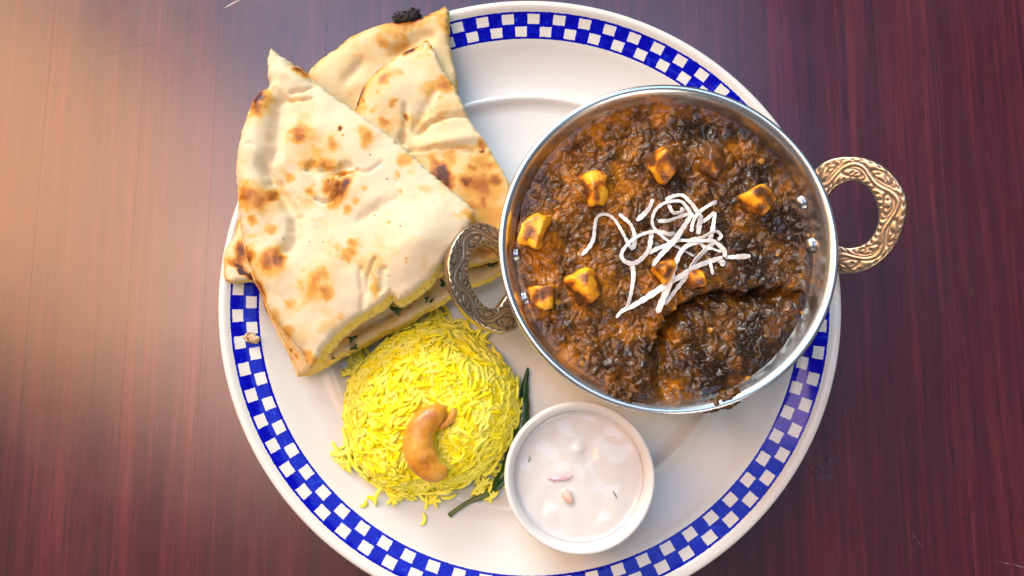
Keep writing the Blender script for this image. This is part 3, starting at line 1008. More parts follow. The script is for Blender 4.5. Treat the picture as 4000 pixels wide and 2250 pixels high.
def slab(name, pts, zmid, thick, spots, bumps=(), creases=(), spacing=0.0011, seed=0, hole=None, tiltfn=None, base_tone=0.0, noise_amp=0.0008, tears=(), edge_brown=0.22, slant=None):
    """pts: (px,py,kind) kind 'r' rounded baked edge, 'c' cut edge. Closed outline in photo pixels, laid at zmid."""
    W = [P(a, b, zmid) for a, b, k in pts]
    kinds = [k for a, b, k in pts]
    bp = []; bk = []
    n = len(W)
    rs = random.Random(seed)
    for i in range(n):
        a, b = W[i], W[(i + 1) % n]
        L = np.linalg.norm(b - a)
        k = max(1, int(L / spacing))
        nrm = np.array([-(b - a)[1], (b - a)[0]]) / (L + 1e-9)
        for j in range(k):
            q = a + (b - a) * j / k
            jit = (0.0007 if kinds[i] == 'c' else 0.0004) * float(pn(q[0] * 520, q[1] * 520, seed + 5)) * 0.8 + (0.0002 if kinds[i] == 'c' else 0.0) * float(pn(q[0] * 1500, q[1] * 1500, seed + 6))
            bp.append((q[0] + nrm[0] * jit, q[1] + nrm[1] * jit)); bk.append(1.0 if kinds[i] == 'c' else 0.0)
    bp = np.array(bp); bk = np.array(bk); nb = len(bp)
    ar = 0.5 * np.sum(bp[:, 0] * np.roll(bp[:, 1], -1) - np.roll(bp[:, 0], -1) * bp[:, 1])
    orient = 1.0 if ar > 0 else -1.0
    x0, y0 = bp.min(0); x1, y1 = bp.max(0)
    gx, gy = np.meshgrid(np.arange(x0, x1, spacing), np.arange(y0, y1, spacing * 0.87))
    gx = gx + (np.arange(gx.shape[0]) % 2)[:, None] * spacing / 2
    g = np.stack([gx.ravel(), gy.ravel()], 1)
    # inside test
    ins = np.zeros(len(g), bool)
    j = nb - 1
    for i in range(nb):
        xi, yi = bp[i]; xj, yj = bp[j]
        c = ((yi > g[:, 1]) != (yj > g[:, 1])) & (g[:, 0] < (xj - xi) * (g[:, 1] - yi) / (yj - yi + 1e-15) + xi)
        ins ^= c
        j = i
    g = g[ins]
    d2 = np.full(len(g), 1e9); ki = np.zeros(len(g)); dr = np.full(len(g), 1e9)
    for i in range(nb):
        dd = (g[:, 0] - bp[i, 0]) ** 2 + (g[:, 1] - bp[i, 1]) ** 2
        m_ = dd < d2
        d2 = np.where(m_, dd, d2); ki = np.where(m_, bk[i], ki)
        if bk[i] < 0.5:
            dr = np.minimum(dr, dd)
    d = np.sqrt(d2); dr = np.sqrt(dr)
    keep = d > spacing * 0.55
    g, d, ki, dr = g[keep], d[keep], ki[keep], dr[keep]
    allp = np.vstack([bp, g])
    D = np.r_[np.zeros(nb), d]
    DR = np.r_[np.where(bk < 0.5, 0, 1e9), dr]
    for i in range(nb):
        if bk[i] > 0.5:
            DR[i] = np.sqrt(((bp[bk < 0.5] - bp[i]) ** 2).sum(1).min()) if (bk < 0.5).any() else 1e9
    res = delaunay_2d_cdt([Vector(p) for p in allp], [(i, (i + 1) % nb) for i in range(nb)], [], 1, 1e-9)
    vv, fe = res[0], res[2]
    orig = res[3]
    if len(vv) != len(allp):
        src = [o_[0] if len(o_) else 0 for o_ in orig]
        allp = np.array([list(v) for v in vv]); D = D[src]; DR = DR[src]
    X, Y = allp[:, 0], allp[:, 1]
    px, py = px_of(X, Y, np.full(len(X), zmid))
    rr = 0.0065
    round_f = np.sqrt(np.clip(1 - (1 - np.clip(DR / rr, 0, 1)) ** 2, 0, 1))
    cut_f = 0.80 + 0.20 * np.sqrt(np.clip(1 - (1 - np.clip(D / 0.0022, 0, 1)) ** 2, 0, 1))
    hh = noise_amp * fbm(X * 60, Y * 60, 2, seed) + 0.00007 * fbm(X * 300, Y * 300, 2, seed + 9)
    for (cx, cy, rx, ry, an, amp) in bumps:
        c, s = math.cos(R(an)), math.sin(R(an))
        qx = ((px - cx) * c + (py - cy) * s) / rx; qy = (-(px - cx) * s + (py - cy) * c) / ry
        hh = hh + 1.25 * amp * 0.001 * np.exp(-(qx ** 2 + qy ** 2))
    for (poly, wdt, dep) in creases:
        dd, sg = poly_dist(px + 6 * pn(px * 0.03, py * 0.03, seed + 2), py + 6 * pn(px * 0.03, py * 0.03, seed + 3), poly)
        hh = hh - 1.5 * dep * 0.001 * np.exp(-(dd / wdt) ** 2)
    cr_extra = np.zeros(len(X)); 
    for (poly, wdt, dep) in tears:        # ragged tears that open the crust
        wob = 16 * fbm(px * 0.03, py * 0.03, 3, seed + 31)
        dd, sg = poly_dist(px, py, poly)
        mk = sstep(1.0, 0.55, (dd + wob) / wdt)
        hh = hh - dep * 0.001 * mk
        cr_extra = np.maximum(cr_extra, mk * 0.06)
    ztop = zmid + thick * 0.5 * (2 * (0.22 + 0.78 * round_f) * cut_f - 1) + hh * (0.3 + 0.7 * round_f)
    zbot = zmid - thick * 0.5 * (0.35 + 0.65 * round_f) + hh * 0.3
    if tiltfn is not None:
        t_ = tiltfn(px, py)
        ztop = ztop + t_; zbot = zbot + t_
    # base tone and scorch marks
    wx = px + 11 * fbm(px * 0.03, py * 0.03, 3, seed + 20); wy = py + 11 * fbm(px * 0.03, py * 0.03, 3, seed + 25)
    S = np.full(len(X), base_tone) + 0.05 * fbm(px * 0.011, py * 0.011, 3, seed + 27)
    for sp in spots:
        cx, cy, rx, ry, an, inten = sp
        c, s = math.cos(R(an)), math.sin(R(an))
        qx = ((wx - cx) * c + (wy - cy) * s) / rx; qy = (-(wx - cx) * s + (wy - cy) * c) / ry
        S = np.maximum(S, inten * 1.05 * np.exp(-(qx ** 2 + qy ** 2) ** 1.5 * 0.62))
    S = S + edge_brown * np.exp(-DR / 0.0017) * (0.6 + 0.8 * np.clip(fbm(px * 0.012, py * 0.012, 2, seed + 33), -0.6, 0.8))
    nv = len(X)
    V = [(X[i], Y[i], ztop[i]) for i in range(nv)]
    F = []
    for f in fe:
        F.append(tuple(f))
    # bottom only needs the same outline fan: reuse triangles
    out = np.zeros((nv, 2)); SL = np.zeros(nb)
    for i in range(nb):
        tx = allp[(i + 1) % nb] - allp[i - 1]
        on = np.array([tx[1], -tx[0]]) * orient; on = on / (np.linalg.norm(on) + 1e-9)
        if slant is not None:
            SL[i] = slant(px[i], py[i])
        out[i] = on * SL[i]
    V += [(X[i] + out[i, 0], Y[i] + out[i, 1], zbot[i]) for i in range(nv)]
    F += [tuple(nv + i for i in f)[::-1] for f in fe]
    sc = np.r_[S, S * 0.6]
    crumb = np.r_[cr_extra, np.zeros(nv)]
    # walls in three bands so cut faces carry crumb relief
    ring = list(range(nb))
    nl = 4
    prev = ring; base_n = 2 * nv
    for l in range(1, nl):
        cur = []
        t = l / nl
        for i in range(nb):
            zz = ztop[i] * (1 - t) + zbot[i] * t
            tx = allp[(i + 1) % nb] - allp[i - 1]
            on = np.array([tx[1], -tx[0]]) * orient; on = on / (np.linalg.norm(on) + 1e-9)
            o_ = SL[i] * t + 0.00045 * rs.uniform(-1, 1) * bk[i] + 0.0006 * math.sin(math.pi * t) * (1 - bk[i]) - 0.0009 * bk[i] * (l == 2)
            V.append((X[i] + on[0] * o_, Y[i] + on[1] * o_, zz)); cur.append(len(V) - 1)
        sc = np.r_[sc, S[:nb]]
        crumb = np.r_[crumb, bk]
        for i in range(nb):
            i2 = (i + 1) % nb
            F.append((prev[i], cur[i], cur[i2], prev[i2]))
        prev = cur
    for i in range(nb):
        i2 = (i + 1) % nb
        F.append((prev[i], nv + i, nv + i2, prev[i2]))
    V = np.array(V)
    org = np.array([X.mean(), Y.mean(), float(zbot.min())])
    me = mesh(name, V - org, F, NAAN, True, {'scorch': sc, 'crumb': crumb})
    fixn(me)
    return link(name, me, loc=org), (X, Y, ztop)


# lowest large layer, showing along the front cut
E_pts = [(1018, 1130, 'r'), (1032, 1197, 'r'), (1071, 1280, 'r'), (1126, 1384, 'r'), (1159, 1470, 'c'), (1224, 1444, 'c'), (1297, 1402, 'c'), (1363, 1367, 'c'), (1419, 1342, 'c'),
         (1496, 1297, 'c'), (1573, 1265, 'c'), (1646, 1217, 'c'), (1716, 1182, 'c'), (1758, 1154, 'c'), (1845, 1110, 'c'), (1880, 1100, 'c'), (1950, 1066, 'c'), (1985, 1020, 'c'),
         (1900, 930, 'c'), (1700, 850, 'c'), (1400, 850, 'c'), (1130, 950, 'c'), (1060, 1050, 'r')]
slabE, surfE = slab('naan_bread', E_pts, 0.0235, 0.0068,
                    [(1600, 1175, 28, 14, -30, 0.62), (1440, 1285, 22, 6, -30, 0.5), (1142, 1370, 10, 6, 60, 0.8), (1160, 1392, 5, 10, 0, 0.55), (1035, 1195, 14, 40, 10, 0.42),
                     (1520, 1260, 120, 20, -28, 0.26), (1650, 1140, 160, 40, -28, 0.24), (1350, 1330, 120, 30, -28, 0.26), (1925, 1030, 26, 8, -15, 0.9)],
                    creases=[([(1400, 1290), (1600, 1190)], 14, 0.8)], spacing=0.0012, seed=11, base_tone=0.15, slant=lambda a, b: 0.0014 * sstep(1160, 1200, a),
                    tiltfn=lambda a, b: -0.0015 * sstep(1000, 1500, b))
tag(slabE, 'lowest naan layer, showing as a yellow strip beneath the front naan beside the rice', 'naan', 'torn naan pieces on the plate')

F_pts = [(935, 830, 'r'), (919, 893, 'r'), (909, 935, 'r'), (881, 973, 'r'), (872, 1010, 'r'), (872, 1059, 'r'), (880, 1097, 'c'), (922, 1106, 'c'), (969, 1095, 'c'), (1010, 1090, 'c'), (1060, 1000, 'c'), (1010, 850, 'c')]
slabF, _ = slab('naan_bread', F_pts, 0.0270, 0.0070,
                [(950, 985, 22, 36, -20, 0.72), (942, 1020, 28, 18, 30, 0.60), (952, 1058, 56, 12, 36, 0.86), (985, 1085, 20, 12, 40, 0.9), (925, 885, 12, 20, 0, 0.38), (890, 1095, 30, 6, 0, 0.25)],
                spacing=0.0010, seed=23, base_tone=0.04)
tag(slabF, 'small naan stub with a charred edge poking out on the left', 'naan', 'torn naan pieces on the plate')

B_pts = [(1195, 296, 'r'), (1213, 268, 'r'), (1242, 237, 'r'), (1313, 190, 'r'), (1374, 138, 'r'), (1451, 105, 'r'), (1523, 86, 'r'), (1560, 74, 'r'), (1630, 66, 'r'), (1678, 52, 'r'), (1738, 25, 'c'), (1752, 50, 'c'),
         (1755, 138, 'c'), (1763, 221, 'c'), (1780, 276, 'c'), (1784, 345, 'c'), (1760, 420, 'c'), (1600, 520, 'c'), (1400, 520, 'c'), (1250, 400, 'c')]
slabB, _ = slab('naan_bread', B_pts, 0.0265, 0.0080,
                [(1590, 84, 72, 22, -8, 1.0), (1640, 72, 50, 22, -18, 0.92), (1540, 92, 50, 14, -10, 0.62), (1600, 112, 90, 20, -10, 0.42), (1400, 128, 60, 10, -28, 0.62), (1460, 110, 60, 8, -18, 0.45), (1340, 170, 50, 12, -40, 0.35),
                 (1530, 140, 70, 26, 20, 0.30), (1500, 175, 40, 20, 40, 0.30), (1700, 60, 30, 16, -20, 0.34), (1712, 40, 24, 10, -25, 0.42), (1615, 133, 10, 10, 0, 0.33), (1398, 235, 14, 18, 0, 0.26), (1240, 262, 14, 10, 0, 0.24), (1680, 100, 20, 12, 40, 0.26)],
                bumps=[(1430, 200, 130, 60, -30, 2.2), (1690, 150, 60, 90, 0, 1.6), (1290, 330, 70, 80, 0, 1.2)],
                creases=[([(1560, 220), (1640, 170), (1680, 160)], 26, 1.5), ([(1360, 330), (1420, 260)], 18, 0.7)], spacing=0.0011, seed=31, base_tone=0.14)  # golden crust tone, raised so the colour also carries this piece's shade
tag(slabB, 'rearmost naan piece with a black burnt blister on its top edge', 'naan', 'torn naan pieces on the plate')
charm = M('burnt_crust')
_n = charm.noise(900, 4, 0.7, charm.pos())
charm.set(Base_Color=charm.ramp(_n, [(0.35, (0.008, 0.008, 0.009)), (0.7, (0.055, 0.052, 0.055))]), Roughness=0.55, Normal=charm.bump(_n, 0.8, 0.001))
for (px, py, rx, ry, sd) in ((1568, 66, 0.0036, 0.0024, 1.0), (1612, 56, 0.0034, 0.0026, 2.0), (1590, 74, 0.0046, 0.0020, 3.0)):
    o = blob('char_blister', px, py, 0.0300, rx, ry, 0.0032, charm.m, sd, 0.5, 2.6, 0.1)
    o.parent = slabB
    o.location = Vector(o.location) - slabB.location

C_pts = [(1672, 163, 'c'), (1628, 179, 'r'), (1573, 204, 'r'), (1520, 240, 'r'), (1479, 270, 'r'), (1446, 301, 'r'), (1413, 353, 'r'), (1399, 397, 'r'), (1382, 450, 'r'), (1400, 560, 'c'), (1480, 760, 'c'), (1560, 940, 'c'), (1700, 1082, 'c'),
         (1760, 1062, 'c'), (1837, 1040, 'c'), (1948, 1013, 'c'), (2000, 985, 'c'), (2012, 900, 'c'), (2008, 800, 'c'), (1987, 712, 'c'), (1931, 618, 'c'), (1887, 546, 'c'), (1862, 519, 'c'), (1843, 486, 'c'), (1821, 447, 'c'),
         (1793, 381, 'c'), (1771, 331, 'c'), (1733, 287, 'c'), (1705, 221, 'c')]
slabC, _ = slab('naan_bread', C_pts, 0.0370, 0.0080,
                [(1598, 206, 26, 16, -30, 0.62), (1665, 172, 16, 8, -20, 0.52), (1690, 195, 14, 12, 30, 0.32), (1680, 225, 12, 14, 0, 0.24), (1505, 327, 24, 18, 0, 0.50), (1570, 298, 13, 12, 0, 0.30), (1428, 403, 10, 14, -10, 0.48), (1545, 420, 22, 14, -30, 0.46),
                 (1503, 486, 20, 14, 10, 0.46), (1482, 382, 14, 12, 0, 0.34), (1470, 445, 16, 14, 0, 0.30), (1420, 440, 20, 22, 0, 0.30), (1410, 380, 14, 50, 18, 0.34), (1430, 330, 16, 40, 30, 0.26), (1478, 345, 60, 70, 0, 0.20),
                 (1740, 345, 34, 26, 50, 0.50), (1705, 350, 54, 20, 0, 0.32), (1670, 375, 30, 24, 60, 0.26), (1730, 392, 12, 8, 30, 0.32), (1590, 470, 10, 12, 0, 0.72), (1735, 650, 130, 90, 15, 0.20),
                 (1730, 690, 34, 52, -38, 0.80), (1708, 652, 20, 44, -30, 0.50), (1752, 728, 22, 30, -20, 0.76), (1765, 640, 26, 40, -15, 0.40), (1882, 578, 18, 20, -30, 0.50), (1888, 604, 5, 5, 0, 0.85), (1902, 626, 16, 10, 0, 0.36),
                 (1845, 673, 20, 17, 0, 0.50), (1826, 722, 22, 24, -30, 0.52), (1935, 722, 30, 28, -10, 0.58), (1890, 650, 60, 40, 30, 0.36), (1880, 740, 110, 90, 10, 0.33), (1890, 805, 24, 22, 20, 0.55), (1850, 818, 40, 22, 10, 0.46), (1920, 860, 80, 70, 0, 0.38),
                 (1895, 990, 40, 22, 0, 0.52), (1940, 960, 60, 50, 0, 0.40), (1870, 900, 60, 60, 0, 0.32), (1830, 590, 90, 10, -2, 0.26)],
                bumps=[(1500, 400, 90, 110, 25, 2.0), (1700, 270, 60, 80, 0, 1.2), (1780, 560, 130, 26, -10, 2.4), (1800, 700, 130, 110, 20, 1.6)],
                creases=[([(1590, 430), (1588, 500), (1575, 560)], 10, 1.2), ([(1640, 530), (1690, 490), (1760, 462), (1830, 460)], 11, 1.6), ([(1600, 600), (1660, 596), (1720, 590), (1800, 592), (1850, 612)], 7, 0.9), ([(1700, 380), (1660, 450), (1620, 520)], 16, 0.8), ([(1610, 640), (1580, 560)], 22, 1.6)],
                spacing=0.0010, seed=43, base_tone=0.08, edge_brown=0.75)
tag(slabC, 'folded naan piece lying between the rear piece and the steel pan', 'naan', 'torn naan pieces on the plate')

A_pts = [(1065, 199, 'c'), (1101, 229, 'c'), (1125, 243, 'c'), (1153, 254, 'r'), (1180, 270, 'r'), (1203, 290, 'r'), (1235, 332, 'c'), (1253, 342, 'c'), (1297, 381, 'c'), (1380, 436, 'c'), (1462, 497, 'c'), (1545, 557, 'c'), (1600, 607, 'c'), (1683, 684, 'c'),
         (1766, 756, 'c'), (1816, 800, 'c'), (1857, 843, 'c'), (1845, 880, 'c'), (1800, 950, 'c'), (1727, 1046, 'c'), (1667, 1108, 'c'), (1623, 1141, 'c'), (1562, 1178, 'c'), (1532, 1148, 'c'), (1520, 1158, 'c'), (1485, 1190, 'c'), (1435, 1218, 'c'), (1374, 1257, 'c'),
         (1308, 1313, 'c'), (1262, 1366, 'c'), (1248, 1400, 'c'), (1220, 1438, 'c'), (1181, 1390, 'r'), (1120, 1318, 'r'), (1075, 1262, 'r'), (1043, 1213, 'r'), (1027, 1158, 'r'), (996, 1108, 'r'), (975, 1050, 'r'), (960, 1009, 'r'), (948, 940, 'r'), (938, 882, 'r'), (930, 810, 'r'),
         (927, 733, 'r'), (921, 662, 'r'), (930, 580, 'r'), (943, 508, 'r'), (966, 442, 'r'), (988, 397, 'r'), (1015, 359, 'r'), (1043, 348, 'r'), (1054, 326, 'c'), (1054, 259, 'c'), (1057, 221, 'c')]
slabA, surfA = slab('naan_bread', A_pts, 0.0445, 0.0088,
    [(1022, 400, 26, 36, 10, 0.78), (1020, 436, 28, 40, 0, 0.62), (1036, 405, 40, 56, 0, 0.38), (1168, 272, 22, 20, 40, 0.58), (1195, 292, 18, 22, -40, 0.52),
     (1180, 540, 34, 20, 20, 0.44), (1185, 552, 26, 26, 0, 0.52), (1215, 545, 60, 34, 20, 0.26), (1312, 580, 18, 28, 5, 0.42), (1312, 582, 30, 40, 0, 0.24), (1445, 562, 26, 30, 20, 0.40), (1430, 530, 30, 24, 30, 0.28), (1240, 620, 90, 46, 0, 0.20),
     (1265, 652, 60, 18, 4, 0.40), (1220, 655, 40, 20, 0, 0.36), (1145, 705, 18, 16, 0, 0.34), (1225, 755, 16, 18, 0, 0.46), (1225, 758, 26, 26, 0, 0.24), (1300, 742, 28, 36, 15, 0.54), (1310, 720, 14, 18, 0, 0.60), (1338, 768, 26, 52, 35, 0.58), (1350, 740, 24, 30, 30, 0.62), (1310, 810, 26, 20, 0, 0.38),
     (1372, 833, 18, 16, 0, 0.38), (1398, 797, 14, 14, 0, 0.28), (1205, 800, 28, 24, 0, 0.22), (985, 780, 42, 38, 25, 0.56), (1010, 795, 60, 40, 5, 0.44), (1075, 778, 26, 22, 20, 0.58), (1020, 785, 90, 50, 10, 0.30),
     (1003, 873, 22, 14, 10, 0.42), (1075, 905, 26, 18, 20, 0.38), (995, 930, 24, 10, -10, 0.22), (1060, 1030, 26, 40, -10, 0.62), (1098, 1020, 28, 42, -20, 0.66), (1070, 1045, 60, 50, 0, 0.34), (985, 1005, 34, 30, 40, 0.50), (1015, 1130, 26, 40, -20, 0.58), (1000, 1080, 40, 40, 0, 0.26),
     (1395, 960, 20, 18, 0, 0.42), (1375, 1000, 30, 22, -30, 0.34), (1330, 975, 14, 12, 0, 0.24), (1262, 1085, 40, 30, -10, 0.42), (1290, 1148, 26, 28, 0, 0.44), (1262, 1110, 70, 70, 0, 0.22), (1240, 1095, 22, 30, 20, 0.34), (1187, 1118, 14, 18, 0, 0.28), (1200, 1064, 14, 10, 0, 0.24),
     (1145, 1195, 22, 16, 0, 0.24), (1085, 1240, 24, 26, 30, 0.26), (1132, 1290, 26, 18, 10, 0.30), (1190, 1310, 40, 30, 0, 0.16), (1475, 1130, 16, 40, 0, 0.36), (1210, 1400, 36, 26, 40, 0.40), (1340, 1245, 20, 14, 0, 0.24), (1300, 1270, 60, 20, -30, 0.20),
     (1585, 640, 24, 26, 20, 0.38), (1560, 700, 10, 16, 0, 0.28), (1440, 755, 12, 10, 0, 0.34), (1665, 755, 26, 12, 0, 0.20), (1835, 845, 24, 20, 30, 0.32), (1800, 860, 26, 12, 0, 0.20), (1607, 1034, 5, 5, 0, 0.5), (1530, 883, 5, 5, 0, 0.45),
     (1339, 518, 8, 10, 20, 1.05), (1349, 550, 3, 3, 0, 0.9), (1160, 532, 4, 4, 0, 0.7), (1085, 313, 3, 3, 0, 0.6), (1573, 760, 5, 4, 0, 0.7), (1340, 690, 60, 8, -4, 0.42)],
    bumps=[(1010, 520, 55, 190, 8, 2.2), (1330, 560, 190, 120, 20, 2.2), (1640, 950, 160, 120, -40, 4.6), (1010, 800, 70, 110, 0, 2.6), (1060, 1040, 90, 90, 0, 1.6), (1280, 1100, 150, 130, 0, 2.0), (1420, 760, 120, 90, 0, 1.6), (1130, 300, 60, 30, 30, 1.0), (1150, 560, 60, 100, 0, 1.0)],
    creases=[([(1100, 420), (1095, 520), (1085, 600), (1050, 660), (1075, 720), (1120, 790), (1160, 860), (1165, 930), (1140, 980)], 26, 2.6), ([(1040, 650), (1062, 690), (1070, 725)], 6, 0.9),
             ([(1135, 405), (1180, 408), (1230, 400)], 5, 0.9), ([(1150, 375), (1200, 370), (1245, 345)], 9, 1.1), ([(1080, 370), (1110, 400), (1150, 405)], 16, 1.0),
             ([(1480, 1020), (1455, 1060), (1445, 1110), (1440, 1150)], 6, 1.2), ([(1510, 1060), (1500, 1140)], 12, 1.0), ([(1420, 1060), (1430, 1170), (1425, 1210)], 12, 0.9), ([(980, 585), (1000, 575), (1010, 590)], 4, 0.6),
             ([(1240, 790), (1270, 800), (1300, 792), (1330, 770), (1335, 730)], 6, 1.4), ([(1420, 690), (1470, 680), (1500, 650)], 7, 0.7), ([(1420, 870), (1500, 820), (1560, 790)], 22, 1.0)],
    tears=[([(1225, 670), (1290, 690), (1340, 690), (1362, 655)], 24, 1.9), ([(1340, 695), (1400, 690), (1420, 688)], 9, 1.2)],
    spacing=0.00085, seed=57, base_tone=0.015, slant=lambda a, b: 0.0024 * sstep(1040, 1110, b) * sstep(1225, 1255, a),
    tiltfn=lambda a, b: 0.004 * np.exp(-((a - 1700) / 260.0) ** 2 - ((b - 930) / 260.0) ** 2) - 0.0015 * sstep(1250, 1420, b))
tag(slabA, 'large front naan wedge with brown scorch spots and a torn crust', 'naan', 'torn naan pieces on the plate')


# ------------------------------------------------------------------ coriander flecks on the naan
leafm = M('coriander_leaf')
_n = leafm.noise(500, 3, 0.6, leafm.pos())
leafm.set(Base_Color=leafm.mix(_n, (0.010, 0.035, 0.010), (0.035, 0.10, 0.025)), Roughness=0.42, Normal=leafm.bump(_n, 0.4, 0.0006))


def leaf(px, py, z, sc, rot, label, seed):
    rs = random.Random(seed)
    n = 14
    V = [(0, 0, 0.0006)]
    for i in range(n):
        a = 2 * math.pi * i / n
        r = sc * (0.65 + 0.35 * math.cos(3 * a + seed) * 0.8 + rs.uniform(-0.12, 0.12))
        V.append((r * math.cos(a) * 1.3, r * math.sin(a) * 0.8, 0.0004 * math.sin(2 * a + seed) + rs.uniform(0, 0.0005)))
    V += [(x, y, zz - 0.0004) for x, y, zz in V]
    F = []
    for i in range(n):
        j = 1 + (i + 1) % n
        F.append((0, 1 + i, j)); F.append((n + 1, n + 1 + j, n + 2 + i)); F.append((1 + i, n + 2 + i, n + 1 + j, j))
    o = link('herb_leaf', mesh('herb_leaf', V, F, leafm.m), loc=P(px, py, z), rot=(rs.uniform(-.3, .3), rs.uniform(-.3, .3), rot))
    tag(o, label, 'herb', 'green herb flecks on the naan')


for (px, py, z, sc, rot, lab) in (
        (1376, 1323, 0.0290, 0.0022, 0.5, 'green leaf scrap on the naan edge halfway along the front cut'),
        (1385, 1358, 0.0262, 0.0020, 0.3, 'thin green leaf scrap where the naan meets the rice, lower of two'),
        (1548, 1213, 0.0285, 0.0030, -0.6, 'largest dark green leaf, tucked below the notch in the front naan'),
        (1667, 1168, 0.0285, 0.0016, 1.2, 'left of two small dark leaf specks on the naan by the left handle'),
        (1685, 1175, 0.0280, 0.0012, 0.8, 'right of two small dark leaf specks on the naan by the left handle'),
        (1732, 1108, 0.0295, 0.0026, -0.8, 'green leaf beside the outer edge of the dark left handle'),
        (1302, 1400, 0.0262, 0.0010, 0.4, 'tiny green speck near the lower left corner of the front naan'),
        (1922, 1030, 0.0300, 0.0024, 1.0, 'green leaf seen through the opening of the left handle')):
    leaf(px, py, z, sc, rot, lab, int(px))

# ------------------------------------------------------------------ rice
ricem = M('saffron_rice')
_oi = ricem.node('ShaderNodeObjectInfo').outputs['Random']
_n = ricem.noise(120, 3, 0.6, ricem.pos())
_f = ricem.math('ADD', ricem.math('MULTIPLY', _n, 0.62), ricem.math('MULTIPLY', _oi, 0.38))
ricem.set(Base_Color=ricem.ramp(_f, [(0.30, (0.96, 0.76, 0.003)), (0.50, (0.97, 0.85, 0.006)), (0.70, (0.97, 0.90, 0.14))]), Roughness=0.5)
ricem.b.inputs['Specular IOR Level'].default_value = 0.3
ricem.b.inputs['Subsurface Weight'].default_value = 0.0
ricem.b.inputs['Subsurface Radius'].default_value = (0.0060, 0.0050, 0.0004)
ricem.b.inputs['Subsurface Scale'].default_value = 1.0
RICE = ricem.m


def grain(seed):
    rs = random.Random(seed)
    n, seg = 7, 6
    L = rs.uniform(0.0068, 0.0108) * 0.5
    bend = rs.uniform(-1, 1) * 0.0016
    r0 = rs.uniform(0.00082, 0.00104)
    V = []; F = []
    for i in range(n):
        t = -1 + 2 * i / (n - 1)
        r = r0 * max(0.42, math.sqrt(max(0, 1 - abs(t) ** 5)))
        for k in range(seg):
            a = 2 * math.pi * k / seg
            V.append((t * L, bend * (1 - t * t) * 1.0 + r * math.cos(a), 0.0003 * math.sin(t * 2 + seed) + r * 0.85 * math.sin(a)))
    for i in range(n - 1):
        for k in range(seg):
            F.append((i * seg + k, i * seg + (k + 1) % seg, (i + 1) * seg + (k + 1) % seg, (i + 1) * seg + k))
    F.append(tuple(range(seg))[::-1]); F.append(tuple((n - 1) * seg + k for k in range(seg)))
    return np.array(V), F


GR = [grain(i) for i in range(10)]
GRM = [mesh('rice_grain', v, f, RICE) for v, f in GR]
RC = P(1672, 1600, 0.022)[:2]
RZ0 = plate_z(*RC)
RH = 0.029


def rice_R(phi):
    return 0.0382 * (1 + 0.035 * math.sin(2 * phi + 0.6) + 0.03 * math.sin(3 * phi + 2.0) + 0.02 * math.sin(5 * phi))


def rice_surf(x, y):
    dx, dy = x - RC[0], y - RC[1]
    r = math.hypot(dx, dy); phi = math.atan2(dy, dx)
    q = min(1.0, r / rice_R(phi))
    h = RH * (1 - q ** 3.2) ** 0.62
    h += 0.0012 * mnoise.noise(Vector((x * 130, y * 130, 3.3)))
    # hollow where the cashew is pressed in
    c = CASH
    h -= 0.0045 * math.exp(-((x - c[0]) / 0.011) ** 2 - ((y - c[1]) / 0.015) ** 2)
    return RZ0 + h


CASH = P(1660, 1740, 0.036)[:2]
rice = empty('rice_mound', (RC[0], RC[1], RZ0))
tag(rice, 'molded dome of bright yellow saffron rice topped with a cashew', 'rice')
# core under the grains
NRr, NAa = 50, 150
V = []; F = []
for i in range(NRr + 1):
    q = i / NRr
    for j in range(NAa):
        a = 2 * math.pi * j / NAa
        rr_ = rice_R(a) * 0.95 * q
        x, y = RC[0] + rr_ * math.cos(a), RC[1] + rr_ * math.sin(a)
        V.append((x - RC[0], y - RC[1], max(0.0005, rice_surf(x, y) - RZ0 - 0.0003 + 0.0005 * mnoise.noise(Vector((x * 400, y * 400, 2))))))
for i in range(NRr):
    for j in range(NAa):
        j2 = (j + 1) % NAa
        F.append((i * NAa + j, (i + 1) * NAa + j, (i + 1) * NAa + j2, i * NAa + j2))
link('rice_core', mesh('rice_core', V, F, RICE), rice)

grains = []
rs = random.Random(5)
tries = 0
while len(grains) < 1700:
    tries += 1
    phi = rs.uniform(0, 2 * math.pi)
    q = math.sqrt(rs.random())
    if rs.random() < 0.38:
        q = rs.uniform(0.86, 1.02)      # steep sides need more grains
    rr_ = rice_R(phi) * q
    x, y = RC[0] + rr_ * math.cos(phi), RC[1] + rr_ * math.sin(phi)
    e = 0.0008
    if q > 0.985:
        z = RZ0 + rs.uniform(0.0008, 0.010) ; nrm = Vector((math.cos(phi), math.sin(phi), 0.25)).normalized()
    else:
        z = rice_surf(x, y)
        nrm = Vector((-(rice_surf(x + e, y) - rice_surf(x - e, y)) / (2 * e), -(rice_surf(x, y + e) - rice_surf(x, y - e)) / (2 * e), 1)).normalized()
    in_c = abs((x - CASH[0]) / 0.0085) < 1 and abs((y - CASH[1]) / 0.0125) < 1
    lift = rs.uniform(-0.0008, 0.0008)
    if in_c:
        lift -= 0.001
    # grains lie in locally combed directions
    ang = 2.6 * mnoise.noise(Vector((x * 55, y * 55, 0.7))) + phi + math.pi / 2 * rs.choice((0, 0.4, 1)) + rs.uniform(-0.5, 0.5)
    t = Vector((math.cos(ang), math.sin(ang), 0))
    t = (t - nrm * t.dot(nrm)).normalized()
    t = (t + nrm * rs.uniform(-0.18, 0.30)).normalized()
    s = nrm.cross(t).normalized()
    u = t.cross(s)
    Mx = Matrix((t, s, u)).transposed()
    sc = rs.uniform(0.72, 1.12)
    pos = Vector((x, y, z)) + nrm * lift
    grains.append((lift + 0.0012 * nrm.z + rs.uniform(0, 0.0003), pos, Mx, sc, rs.randrange(10)))
